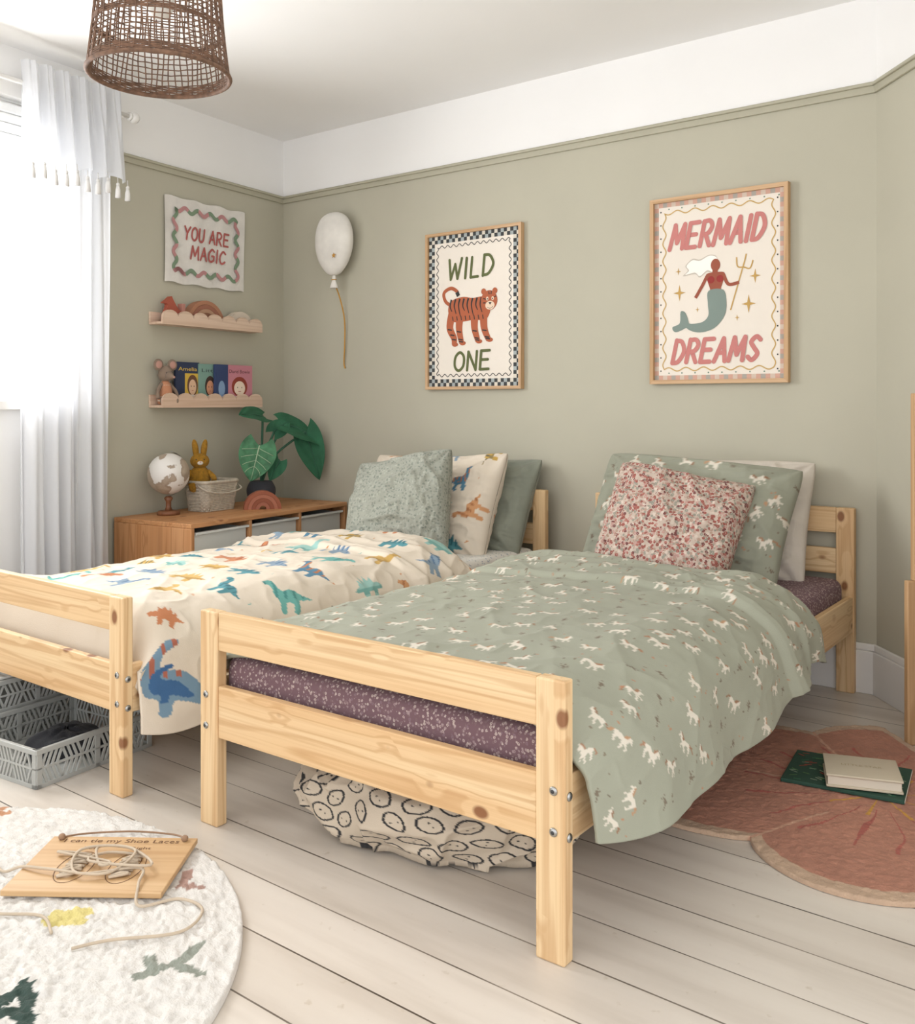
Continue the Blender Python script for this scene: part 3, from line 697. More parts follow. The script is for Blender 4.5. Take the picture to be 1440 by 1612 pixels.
# shelves
def shelf(z,label):
    e=thing('wall_shelf',label,'shelf',LW(.6,0,z),RZL,'scalloped wall shelves')
    b=MB(); b.box(-.33,.33,-.085,-.002,0,.012,BEECH[0],.002); b.build('shelf_board',e)
    b=MB(); b.box(-.33,.33,-.012,-.001,.012,.06,BEECH[0],.002); b.build('back_board',e)
    pts=[(-.33,0),(.33,0)]; nb=7; w=.66/nb
    for i in range(nb):
        c=.33-w*(i+.5)
        for k in range(11): a=math.pi*k/10; pts.append((c+w/2*math.cos(a)*.999,.034+.034*math.sin(a)))
    b=MB(); b.prism(pts,.085,.097,BEECH[0],VERT); b.build('scalloped_front',e)
shelf(1.385,'light wood shelf with scalloped cloud front holding wooden toys'); shelf(1.0,'light wood shelf with scalloped cloud front holding books')
def arch(b,r0,r1,d,mat,n=20,M=None):
    pts=[(r1*math.cos(math.pi*i/n),r1*math.sin(math.pi*i/n)) for i in range(n+1)]+[(r0*math.cos(math.pi*i/n),r0*math.sin(math.pi*i/n)) for i in range(n,-1,-1)]
    b.prism(pts,0,d,mat,M or VERT)
zt=1.397
b=MB()
for i,cc in enumerate(['#A8765A','#996550','#B08A6E','#8C6048','#A07C5E']): arch(b,.122-.02*(i+1)+.001,.122-.02*i,.045,flat('arch%d'%i,cc))
b.build('toy_rainbow',label='brown stacking wooden rainbow on the upper shelf',cat='toy',loc=LW(.63,.022,zt),rz=RZL)
for s_,r_,c_,lb in ((.39,.088,'#D6C9B8','cream wooden arch block toy'),(.285,.05,'#C6B39C','small beige wooden arch block toy')):
    b=MB(); arch(b,r_*.5,r_,.04,flat('arch_'+c_[1:],c_)); b.build('toy_arch',label=lb,cat='toy',loc=LW(s_,.025,zt),rz=RZL)
b=MB(); b.prism(catmull([(-.045,0),(.04,0),(.055,.05),(.03,.07),(.0,.11),(-.01,.125),(-.03,.11),(-.055,.09),(-.03,.085),(-.05,.03)],3,True),0,.025,flat('bird_red','#A85642'),VERT)
b.prism([(.05,.0),(.07,0),(.07,.095),(.05,.095)],0,.03,flat('block_pink','#B98274'),VERT)
b.build('toy_bird',label='red painted wooden bird toy on the shelf',cat='toy',loc=LW(.83,.03,zt),rz=RZL)
zb=1.012
def book(name,s_,d_,w,h,t,col,label,txt,tc,deco=None):
    b=MB(); cv=flat('cover_'+col[1:],col)
    b.box(-w/2,w/2,-t,0,0,h,cv,.0015); b.box(-w/2+.004,w/2+.001,-t+.003,-.003,.003,h-.003,PAPER,0)
    if txt: b.text(txt,0,h*.84,w*.78,h*.085,t+.0004,flat('bt'+tc[1:],tc),0,0,0,VERT)
    if deco: deco(b,w,h,t+.0005)
    b.build(name,label=label,cat='book',group='picture books on the lower shelf',loc=LW(s_,d_,zb),rz=RZL)
def face(b,w,h,z,hair,sk,cx=0):
    b.disc(cx,h*.46,w*.30,h*.25,z,flat('h'+hair[1:],hair),24,VERT); b.disc(cx,h*.42,w*.21,h*.18,z+.0003,flat('s'+sk[1:],sk),24,VERT); b.poly([(cx+p[0],p[1]) for p in catmull([(-w*.35,0.003),(w*.35,.003),(w*.28,h*.16),(0,h*.25),(-w*.28,h*.16)],4,True)],z+.0002,flat('body_ink','#E9E3D9'),VERT)
    for q in (-1,1): b.disc(cx+q*w*.08,h*.44,.003,.003,z+.0006,INK,10,VERT)
    b.stroke([(cx-w*.05,h*.34),(cx+w*.05,h*.34)],.003,z+.0006,RDT,False,VERT)
book('picture_book',.735,.035,.15,.205,.014,'#2B3550','navy and yellow picture book on the shelf','Amelia','#E0BC4A',lambda b,w,h,z:(b.poly([(-w*.12,h*.02),(w/2,h*.02),(w/2,h*.74),(-w*.12,h*.74)],z-.0003,flat('yel','#D2AE44'),VERT),face(b,w*.75,h,z,'#6A4630','#DDB898',.03)))
book('picture_book',.60,.045,.14,.20,.014,'#789A8E','sea green picture book on the shelf','Little','#26323A',lambda b,w,h,z:face(b,w*.8,h,z,'#3A2A22','#C98F6E'))
book('picture_book',.54,.065,.09,.20,.012,'#2F3F66','dark blue picture book on the shelf','','#F0EADB',lambda b,w,h,z:b.disc(0,h*.4,w*.25,h*.2,z,flat('sb','#7F9ABB'),20,VERT))
book('picture_book',.415,.06,.185,.20,.016,'#C07E8A','pink picture book with a red-haired face on the cover','David Bowie','#4A2228',lambda b,w,h,z:face(b,w,h,z,'#8E3B2C','#E6D2BE'))
# mouse doll
MG=fabric('mouse_grey','#857262'); MP=fabric('mouse_pink','#B88C7E'); MC=fabric('mouse_trousers','#A99684')
e=thing('mouse_doll','small soft toy mouse in striped clothes sitting on the shelf','toy',LW(.875,.052,zb),RZL+R(-6))
b=MB(); b.lathe(catmull([(.0,0),(.032,.004),(.034,.03),(.028,.08),(.016,.11),(.0,.115)],4),fabric('mouse_stripe','#B8805F'),20,None,False)
for k in range(5): b.tube([((.0345-.003*k)*math.cos(a*.3927),(.0345-.003*k)*math.sin(a*.3927),.02+.018*k) for a in range(16)],.0025,CREAM,5,True)
b.build('body',e)
b=MB(); b.lathe([(0,.11),(.024,.115),(.035,.137),(.03,.163),(.015,.18),(0,.184)],MG,20,None,False); b.tube([(0,-.02,.138),(0,-.048,.13),(0,-.065,.127)],[.024,.013,.004],MG,12); b.ell((0,-.066,.128),(.005,.005,.005),MP)
for q in (-1,1): b.ell((q*.015,-.03,.148),(.0028,.0028,.0028),INK)
b.build('head',e)
for q in (-1,1):
    b=MB(); b.ell((q*.038,0,.187),(.027,.007,.027),MG); b.ell((q*.038,-.004,.187),(.018,.006,.018),MP); b.build('ear',e)
    b=MB(); b.tube(catmull([(q*.02,0,.1),(q*.048,-.01,.065),(q*.053,-.02,.03)],5),.009,MG); b.build('arm',e)
    b=MB(); b.tube(catmull([(q*.016,0,.015),(q*.03,-.028,.013),(q*.036,-.03,.012)],5),.012,MC); b.ell((q*.037,-.03,.02),(.011,.014,.018),MG); b.build('leg',e)

# ------------------------------------------------------------ storage cabinet
CX=.61; CLn=1.06; CZ=.515
e=thing('storage_cabinet','low pine toy storage unit with pale plastic bins','cabinet',LW(CX,0,0),RZL)
b=MB(); hx=CLn/2
b.box(-hx,hx,-.5,-.02,CZ-.02,CZ,CABW[0],.003); b.box(-hx,-hx+.02,-.5,-.02,0,CZ-.02,CABW[2],.003); b.box(hx-.02,hx,-.5,-.02,0,CZ-.02,CABW[2],.003)
b.box(-hx+.02,hx-.02,-.49,-.02,.04,.058,CABW[0],.002)
cw=(CLn-.04)/3
for k in (1,2): b.box(-hx+.02+cw*k-.009,-hx+.02+cw*k+.009,-.495,-.02,.058,CZ-.02,CABW[2],.002)
b.box(-hx+.02,hx-.02,-.03,-.02,.058,CZ-.02,CABW[0],0)
b.build('carcass',e)
BIN=paint('pale_plastic','#D6D7D3',.35,.01,5,0)
for k in range(3):
    for r_ in range(2):
        x0=-hx+.02+cw*k+.014; x1=x0+cw-.028; z1=CZ-.036-.22*r_; z0=z1-.18
        b=MB()
        for a in ((x0,x1,-.48,-.476,z0,z1-.01),(x0,x1,-.06,-.056,z0,z1-.01),(x0,x0+.004,-.476,-.06,z0,z1-.01),(x1-.004,x1,-.476,-.06,z0,z1-.01),(x0,x1,-.476,-.06,z0,z0+.004),(x0-.004,x1+.004,-.497,-.476,z1-.014,z1-.004)): b.box(*a,BIN,.0015)
        b.build('storage_bin',e,label='pale translucent plastic bin')
# globe
e=thing('globe','small white and tan globe on a wooden stand','globe',LW(.945,.15,CZ),RZL)
m,nt,bb=newmat('globe_map'); tc=nd(nt,'ShaderNodeTexCoord'); no=nd(nt,'ShaderNodeTexNoise',i_Scale=9.0,i_Detail=6.0); nt.links.new(tc.outputs['Object'],no.inputs[0])
nt.links.new(ramp(nt,no.outputs[0],[(.5,lin4('#DCD8D2')),(.52,lin4('#978674')),(.6,lin4('#B0A08E'))]),bb.inputs['Base Color']); bb.inputs['Roughness'].default_value=.35
DW=wood('dark_wood',2,'#8A5A3A','#774A2E','#5C3822',False)
b=MB(); b.ell((0,0,.185),(.093,.093,.093),m,seg=40); b.build('sphere',e)
b=MB(); b.lathe([(.05,0),(.05,.012),(.046,.018),(.0,.02)],DW,28); b.lathe([(.018,.018),(.012,.035),(.012,.06),(.02,.075),(.01,.085)],DW,20); b.build('stand',e)
b=MB(); b.tube([(.101*math.sin(a),0,.185-.101*math.cos(a)) for a in np.linspace(-.1,math.pi*.95,26)],.003,STEEL); b.build('meridian_arm',e)
# basket
WK=paint('white_wicker','#C0B6A5',.7,.12,60,.3,.002)
e=thing('wicker_basket','small white wicker basket with handle','basket',LW(.70,.17,CZ),RZL)
def rrect(hx,hy,r,n=5):
    o=[]
    for cx,cy,a0 in ((hx-r,hy-r,0),(-hx+r,hy-r,90),(-hx+r,-hy+r,180),(hx-r,-hy+r,270)):
        for k in range(n+1): a=R(a0+90*k/n); o.append((cx+r*math.cos(a),cy+r*math.sin(a)))
    return o
b=MB()
for k in range(17):
    z=.004+k*.0078; g=1+.15*k/17
    pts=rrect(.098*g,.062*g,.03); pts=[(p[0]+.002*math.cos(i*math.pi+k*math.pi),p[1],z) for i,p in enumerate(pts)]
    b.tube(pts,.0046,WK,6,True)
for i in range(0,36):
    g0=rrect(.098,.062,.03,8); p=g0[i%36]; b.tube([(p[0],p[1],0),(p[0]*1.17,p[1]*1.17,.14)],.004,WK,5)
b.tube([(*p,.137) for p in rrect(.115,.074,.035)],.008,WK,8,True); b.box(-.09,.09,-.055,.055,0,.004,WK,0); b.build('basket_body',e)
b=MB(); b.tube(catmull([(-.115,-.02,.13),(-.11,-.085,.10),(0,-.1,.085),(.11,-.085,.10),(.115,-.02,.13)],7),.0045,WK); b.build('handle',e)
# plush rabbit (plain knitted toy)
YK=paint('yellow_crochet','#C8922A',.95,.15,90,.9,.006)
e=thing('knitted_rabbit','yellow crocheted toy rabbit sitting in the basket','toy',LW(.765,.16,CZ+.085),RZL+R(-40))
b=MB(); b.ell((0,0,.065),(.05,.04,.066),YK); b.build('body',e)
b=MB(); b.ell((0,-.004,.15),(.044,.038,.036),YK); b.ell((0,-.037,.142),(.014,.009,.01),CREAM); b.ell((0,-.045,.146),(.004,.003,.003),MP)
for q in (-1,1): b.ell((q*.018,-.037,.158),(.003,.003,.003),INK)
b.build('head',e)
for q in (-1,1):
    b=MB(); b.tube(catmull([(q*.016,0,.172),(q*.02,0,.21),(q*.027,-.002,.25)],5),[.011,.012,.013,.014,.0145,.0145,.014,.013,.011,.008,.004],YK,10); b.build('ear',e)
    b=MB(); b.tube(catmull([(q*.035,-.005,.1),(q*.06,-.02,.075),(q*.062,-.035,.06)],4),.013,YK,10); b.build('arm',e)
    b=MB(); b.tube(catmull([(q*.02,-.02,.02),(q*.034,-.045,.024),(q*.04,-.05,.05)],4),.016,YK,10); b.build('leg',e)
# toy rainbow on cabinet
b=MB()
for i,cc in enumerate(['#98583F','#A86A52','#8E5038','#9E624C']): arch(b,.088-.018*(i+1)+.001,.088-.018*i,.05,flat('terr%d'%i,cc))
b.build('toy_rainbow',label='terracotta stacking wooden rainbow on the storage unit',cat='toy',loc=LW(.53,.33,CZ),rz=RZL+R(-40))
# plant
e=thing('potted_plant','dark green broad-leaved plant in a dark pot','plant',LW(.37,.18,CZ),RZL)
b=MB(); b.lathe(catmull([(.045,0),(.066,.03),(.072,.075),(.056,.11),(.05,.115)],4),flat('dark_pot','#3E3F46'),30); b.lathe([(.07,0),(.072,.012),(.05,.014)],flat('pot_saucer','#A97C5A'),30); b.build('pot',e)
LEAF=paint('felt_leaf','#2B6446',.8,.12,12,.3,.002); LEAF2=paint('felt_leaf_pale','#4A7E5A',.8,.2,30,.3,.002); STEM=flat('stem_green','#34604A'); VEIN=flat('leaf_vein','#A3B89A')
def leaf(b,base,d,up,L,W,mat,droop=.25,fold=.25,veins=None):
    d=Vector(d).normalized(); up=Vector(up).normalized(); s=d.cross(up).normalized(); up=s.cross(d)
    base=Vector(base); V=[];F=[];nt_,ns=20,8
    def pt(t,q,off=0):
        wd=W*(math.sin(math.pi*min(1,t*.9+.1)**.75))**.85*(1 if t<.99 else .1)
        back=-.25*L*abs(q)**1.4*(1-t)**2
        return base+d*(t*L+back)+s*(q*wd/2)+up*(fold*abs(q)*wd/2-.02*math.sin(q*9+t*12)*W+off)-Vector((0,0,1))*droop*L*t*t
    for i in range(nt_+1):
        for j in range(-ns,ns+1): V.append(pt(i/nt_,j/ns))
    m_=2*ns+1
    for i in range(nt_):
        for j in range(m_-1): F.append((i*m_+j,i*m_+j+1,(i+1)*m_+j+1,(i+1)*m_+j))
    b.geo(V,F,mat,True)
    b.tube([pt(k/8*.96,0,.002) for k in range(9)],[.004-.0004*k for k in range(9)],veins or STEM,6)
    if veins:
        for t0 in (.08,.25,.42,.58):
            for q in (-1,1): b.tube([pt(t0+.22*f,q*f*.85,.002) for f in (0,.33,.66,1)],.0016,veins,5)
CAMF=(-.7,-.68,.25)
specs=[((-.01,-.02,.44),(-1,-.05,.15),(-.1,-.6,.8),.18,.13,LEAF,.1,None),
 ((.10,-.06,.40),(.85,-.5,-.15),(-.5,-.5,.8),.21,.17,LEAF,.45,None),
 ((.20,-.12,.36),(.25,-.2,-1),(-.6,-.75,.1),.24,.15,LEAF,.1,None),
 ((-.12,-.10,.30),(-.25,.1,-1),(-.7,-.7,.3),.18,.18,LEAF2,.0,VEIN),
 ((-.02,-.14,.22),(-.4,.25,-.8),(-.7,-.7,.3),.10,.09,LEAF,.1,None),
 ((.05,-.04,.36),(.5,-.3,.6),CAMF,.12,.10,LEAF,.3,None)]
for i,(bp,d,up,L_,W_,mt,dr,ve) in enumerate(specs):
    b=MB(); b.tube(catmull([(0,0,.1),(bp[0]*.3,bp[1]*.3,.24),bp],7),.006,STEM,8); leaf(b,bp,d,up,L_,W_,mt,dr,.15,ve); b.build('leaf',e)
b=MB(); b.lathe([(0,.105),(.049,.107),(.03,.113),(0,.117)],flat('soil','#3A2C22'),20,None,False); b.build('soil',e)

# ------------------------------------------------------------ curtain + rod
m,nt,bb=newmat('white_voile'); out=nt.nodes['Material Output']
tr=nd(nt,'ShaderNodeBsdfTranslucent'); tr.inputs[0].default_value=(.84,.85,.87,1); ms=nd(nt,'ShaderNodeMixShader',i_0=.36)
bb.inputs['Base Color'].default_value=(.79,.80,.82,1); bb.inputs['Roughness'].default_value=.9
nz=nd(nt,'ShaderNodeTexNoise',i_Scale=300.0); tcc=nd(nt,'ShaderNodeTexCoord'); nt.links.new(tcc.outputs['Object'],nz.inputs[0]); bump(nt,bb,nz.outputs[0],.3,.001)
tp=nd(nt,'ShaderNodeBsdfTransparent'); ms2=nd(nt,'ShaderNodeMixShader',i_0=.08)
nt.links.new(bb.outputs[0],ms.inputs[1]); nt.links.new(tr.outputs[0],ms.inputs[2]); nt.links.new(ms.outputs[0],ms2.inputs[1]); nt.links.new(tp.outputs[0],ms2.inputs[2]); nt.links.new(ms2.outputs[0],out.inputs[0]); VOILE=m
e=thing('curtain','sheer white curtain with tasselled valance on a rod','curtain',LW(1.41,.11,0.02),RZL)
n,mz=300,120
u,v=np.meshgrid(np.linspace(0,1,n),np.linspace(0,1,mz),indexing='ij')
x=-.235+.41*u; z=2.24*v; gather=.5+.5*(1-v)
ph=u*2*np.pi*5+2.6*vn(u*4,v*1.2,3)
y=(.030*np.sin(ph)+.012*np.sin(u*2*np.pi*13+3*vn(u*6,v*2,9)))*gather+.006*(vn(u*30,v*5,8)-.5)
x=x+.014*np.cos(ph)*gather-.02*(1-v)*np.sin(v*3)
gridobj('drape',np.stack([x,y,z],-1),VOILE,None,e)
z=1.955+.395*v; x=-.25+.475*u
yy=-.04-.02*(1-v)+.020*np.sin(u*2*np.pi*6+1+2*vn(u*4,v,4))*(1.2-v*.5)+.02*v+.008*np.sin(u*2*np.pi*19)*v
zz=z+.012*np.sin(u*2*np.pi*4)*(1-v)
gridobj('valance',np.stack([x,yy,zz],-1),VOILE,None,e)
TS=fabric('tassel_white','#DDDBD7')
for k in range(10):
    xx=-.24+.455*k/9; b=MB(); zz0=1.955+.01*math.sin(k*2)
    b.tube([(xx,-.065,zz0+.01),(xx,-.066,zz0-.02)],.002,TS,5); b.ell((xx,-.066,zz0-.022),(.008,.008,.008),TS,seg=10)
    b.lathe([(.006,zz0-.026),(.010,zz0-.045),(.012,zz0-.078),(.0,zz0-.08)],TS,10,Matrix.Translation((xx,-.066,0))); b.build('tassel',e)
b=MB()
b.tube([(-1.5,0,2.26),(.28,0,2.26)],.010,TRIMW,12); b.ell((.305,0,2.26),(.025,.025,.025),TRIMW); b.tube([(.275,0,2.26),(.285,0,2.26)],.018,TRIMW,12)
b.box(.22,.24,-.012,.108,2.238,2.25,TRIMW); b.build('curtain_rod',e,label='white rod with ball finial')

# ------------------------------------------------------------ pendant lamp
RAT=paint('brown_rattan','#7A5C48',.75,.22,70,.3,.002); BULB=paint('white_bulb','#F4F2EC',.3,0,3,0)
LP=(1.80,-2.045); zb0=1.878; hS=.30
e=thing('pendant_lamp','round woven brown rattan pendant lampshade hanging from the ceiling','lamp',(LP[0],LP[1],zb0))
def rs(t): return .178-.026*t-.004*math.sin(t*3)
b=MB(); ns=66
for k in range(ns):
    a=2*math.pi*k/ns; b.tube([((rs(t)+.0015*(-1)**k)*math.cos(a+.02*math.sin(t*9+k)),(rs(t)+.0015*(-1)**k)*math.sin(a+.02*math.sin(t*9+k)),hS*t) for t in np.linspace(0,1,8)],.0019,RAT,5)
zs=[]
z=.0
while z<hS:
    zs.append(z); t=z/hS
    z+= .0046 if (t<.09 or .36<t<.42 or t>.9) else .0145
for i,z in enumerate(zs):
    t=z/hS; r=rs(t); b.tube([((r+.001*math.sin(j*3+i))*math.cos(2*math.pi*j/48),(r+.001*math.sin(j*3+i))*math.sin(2*math.pi*j/48),z+.0014*math.sin(j*2.3+i*1.7)) for j in range(48)],.0024 if (t<.09 or .36<t<.42) else .0017,RAT,5,True)
b.tube([(rs(0)*1.01*math.cos(2*math.pi*j/48),rs(0)*1.01*math.sin(2*math.pi*j/48),0) for j in range(48)],.006,RAT,8,True)
b.build('lamp_shade',e)
b=MB(); b.lathe(catmull([(0,.15),(.025,.155),(.038,.19),(.028,.225),(.015,.25),(.015,.27)],4),BULB,20); b.build('bulb',e)
b=MB(); b.lathe([(.02,.26),(.02,.3),(.01,.32),(0.0,.325)],TRIMW,16); b.tube([(0,0,.31),(0,0,H-zb0-.02)],.003,TRIMW,8); b.tube([(-.15,0,.295),(.15,0,.295)],.003,RAT,6); b.tube([(0,-.15,.295),(0,.15,.295)],.003,RAT,6); b.build('cable',e)
b=MB(); b.lathe([(.05,H-zb0-.001),(.05,H-zb0-.015),(.02,H-zb0-.03),(0,H-zb0-.03)],TRIMW,24); b.build('ceiling_rose',e)

# ------------------------------------------------------------ rugs
def polar(name,rf,nr,nt_,th,loc,colf,label,mat=PILE,amp=.006):
    rr=np.concatenate([np.linspace(.002,1,nr),[1.0]]); 
    RR,TT=np.meshgrid(rr,np.linspace(0,2*np.pi,nt_,endpoint=False)); 
    rad=rf(TT)*RR; x=rad*np.cos(TT); y=rad*np.sin(TT)
    z=th+amp*(vn(x*110,y*110,2)-.5)+amp*.8*(vn(x*45,y*45,5)-.5)
    z[:,-1]=0.001; z[:,-2]-=.003
    P=np.stack([x,y,z],-1); PP=P[...,:2].reshape(-1,2)
    C=np.zeros((len(PP),3)); colf(PP,C,RR.ravel(),TT.ravel())
    return gridobj(name,P,mat,C,None,loc,closed_u=True,label=label,cat='rug')
def letter(P,C,segs,cx,cy,s,rot,col,w=.16):
    cs,sn=math.cos(rot),math.sin(rot); d=(P-np.array((cx,cy)))/s
    x=d[:,0]*cs+d[:,1]*sn; y=-d[:,0]*sn+d[:,1]*cs
    nse=.12*(vn(P[:,0]*90,P[:,1]*90,3)-.5)
    for (a,b_) in segs:
        a=np.array(a);b_=np.array(b_);ab=b_-a
        t=np.clip(((x-a[0])*ab[0]+(y-a[1])*ab[1])/ab.dot(ab),0,1)
        C[np.hypot(x-a[0]-t*ab[0],y-a[1]-t*ab[1])<w+nse]=lin(col)
RC=(2.05,-2.885)
def rug1(P,C,RR,TT):
    C[:]=lin('#D9D6D0'); C*=(.90+.13*vn(P[:,0]*70,P[:,1]*70,9))[:,None]
    up=R(38)
    A=[((-.45,-.5),(0,.5)),((0,.5),(.45,-.5)),((-.25,-.1),(.25,-.1))]; X=[((-.4,-.5),(.4,.5)),((-.4,.5),(.4,-.5))]; L_=[((-.3,.5),(-.3,-.5)),((-.3,-.5),(.35,-.5))]; Z=[((-.4,.45),(.4,.45)),((.4,.45),(-.4,-.45)),((-.4,-.45),(.4,-.45))]; U=[((-.4,-.25),(.4,-.25)),((-.4,.2),(.4,.2)),((-.3,0),(.3,0))]
    K=[((-.5,-.2),(.3,.1)),((.3,.1),(.55,.5)),((.1,0),(.5,-.4)),((-.2,-.1),(-.35,.3))]
    def q(wx,wy,*a): letter(P,C,a[0],wx-RC[0],wy-RC[1],*a[1:])
    q(2.385,-2.745,A,.13,up,'#33463F',.11); q(2.49,-2.51,K,.10,up+.3,'#8A8F84',.11); q(2.20,-2.53,U,.07,up,'#CFC27E',.22)
    q(1.60,-2.36,Z,.07,up,'#B58766'); q(2.27,-2.29,L_,.06,up,'#A38478'); q(1.9,-2.75,Z,.1,up,'#6F7F8C'); q(2.1,-3.0,X,.12,up,'#B4835E'); q(1.6,-2.9,A,.12,up,'#7F877C'); q(2.5,-2.95,L_,.12,up,'#C98F6E')
polar('alphabet_rug',lambda t:.70+0*t,230,620,.016,(RC[0],RC[1],0),rug1,'round cream tufted rug with scattered coloured letters',amp=.007)
FC=(3.30,-.93)
def fr(t):
    r=.46+.115*np.abs(np.cos(3*(t-R(-82))))**.75
    r=r+.09*np.exp(-((np.mod(t-R(218)+math.pi,2*math.pi)-math.pi)/R(20))**2)+.04*np.exp(-((np.mod(t-R(158)+math.pi,2*math.pi)-math.pi)/R(20))**2)
    c=np.cos(t-R(41.9)); lim=np.where(c>.05,.275/np.maximum(c,.05),9); return np.minimum(r,lim)
def rug2(P,C,RR,TT):
    r=np.hypot(P[:,0],P[:,1])
    nn=fbm(P[:,0]*7,P[:,1]*7,3,3)
    C[:]=np.array(lin('#B07D68'))*(.86+.28*nn[:,None])
    m=RR>.92; C[m]=np.array(lin('#BBA088'))
    g=(np.abs(np.sin(3*(TT-R(-112))))<.012/np.maximum(r,.1))&(r>.2); C[g]=lin('#C0967E')
    ray=(np.abs(np.sin(TT*9+1.6*vn(r*9,TT*3,3)))<.13)&(r<.34)&(r>.10); C[ray]=lin('#A45C50')
    yl=(np.abs(np.sin(TT*4.5+.6))<.14)&(r<.15); C[yl]=lin('#C09040')
    C*=(.92+.16*vn(P[:,0]*70,P[:,1]*70,3))[:,None]
polar('flower_rug',fr,200,700,.011,(FC[0],FC[1],0),rug2,'dusty pink flower-shaped rug with scalloped beige edge',amp=.003)

# ------------------------------------------------------------ lacing board on rug
ZB=.022
e=thing('lacing_board','wooden shoe-tying practice board with cream laces lying on the rug','toy',(2.09,-2.385,ZB),R(36))
b=MB(); b.box(-.165,.165,-.122,.122,0,.012,PLY,.002); b.build('board',e)
b=MB(); BRN=flat('engraving','#6F4E32')
b.text('I can tie my Shoe Laces',0,.098,.26,.022,.0126,BRN,0); b.text('Left',-.055,.066,.036,.012,.0126,BRN); b.text('Right',.055,.066,.045,.014,.0126,BRN)
for q in (-1,1):
    b.stroke([(q*.055+.036*math.cos(a),-.02+.068*math.sin(a)) for a in np.linspace(0,2*math.pi,28)[:-1]],.002,.0125,BRN,True); b.stroke([(q*.055+.022*math.cos(a),.0+.04*math.sin(a)) for a in np.linspace(0,2*math.pi,28)[:-1]],.002,.0125,BRN,True)
b.build('engraving',e)
LC=fabric('lace_cream','#C2B29C'); LCB=fabric('cord_brown','#9A7C62')
for q in (-1,1):
    b=MB(); pts=[]
    for k in range(8): pts.append((q*.055+(.018 if k%2 else -.018),-.07+.013*k,.016+.003*(k%2)))
    pts+= [(q*.055-.06,.03,.02),(-q*.02,-.03,.03),(q*.055+.06,-.04,.028),(q*.03,.045,.026),(-q*.06,.02,.03),(-q*.03,-.07,.024)]
    if q<0: pts+=[(-.1,-.05,.022),(-.165,-.03,.016),(-.21,-.02,.0),(-.27,.03,.0),(-.25,-.10,.0),(-.16,-.18,.0),(-.05,-.19,.0),(.0,-.25,.0)]
    else: pts+=[(.09,-.04,.022),(.11,-.10,.018),(.13,-.15,.0),(.2,-.12,.0),(.26,-.16,.0),(.24,-.24,.0),(.12,-.27,.0),(.06,-.30,.0)]
    b.tube(catmull(pts,7),.0030,LC,7); b.build('lace',e,label='cream round shoelace')
    b=MB()
    for k in range(6): b.tube(catmull([(q*.055-.02,-.065+.015*k,.014),(q*.055,-.06+.015*k,.02),(q*.055+.02,-.05+.015*k,.014)],5),.003,LC,6)
    b.build('lace',e,label='cream shoelace cross')
b=MB(); b.tube(catmull([(-.14,.108,.016),(-.10,.15,.006),(0,.172,.002),(.10,.15,.006),(.14,.108,.016)],7),.0022,LCB,7); 
for q in (-1,1): b.ell((q*.14,.106,.018),(.008,.008,.007),LCB)
b.build('hanging_cord',e,label='brown cord with knotted ends')

# ------------------------------------------------------------ books on flower rug
b=MB(); DG=flat('dark_green_cover','#274A3C'); b.box(-.15,.15,-.12,.12,0,.010,DG,.002); b.box(-.145,.151,-.117,.117,.002,.008,PAPER,0)
rnd=random.Random(4)
for k in range(90): 
    x,y=rnd.uniform(-.135,.135),rnd.uniform(-.11,.11); b.stroke([(x-.009,y),(x+.009,y+rnd.uniform(-.015,.015))],.004,.0104+.00003*k,flat(*rnd.choice([('lf1','#5C8450'),('lf2','#93A68E'),('lf3','#3C7A58'),('lf4','#A84E40')])))
b.build('picture_book',label='dark green leafy picture book lying on the flower rug',cat='book',loc=(3.20,-.865,.0125),rz=R(8))
b=MB(); CVR=flat('cream_cover','#C9BEA8'); b.box(-.092,.092,-.077,.077,0,.006,CVR,.002,3); b.box(-.088,.088,-.073,.073,.006,.028,flat('board_pages','#D8CFBE'),.001,2); b.box(-.092,.092,-.077,.077,.028,.034,CVR,.002,3); b.text('LITTLE STAR',.0,.005,.10,.012,.0345,flat('gold2','#AFA07C'))
b.build('board_book',label='thick cream board book resting on the green picture book',cat='book',loc=(3.245,-.895,.0257),rz=R(20))

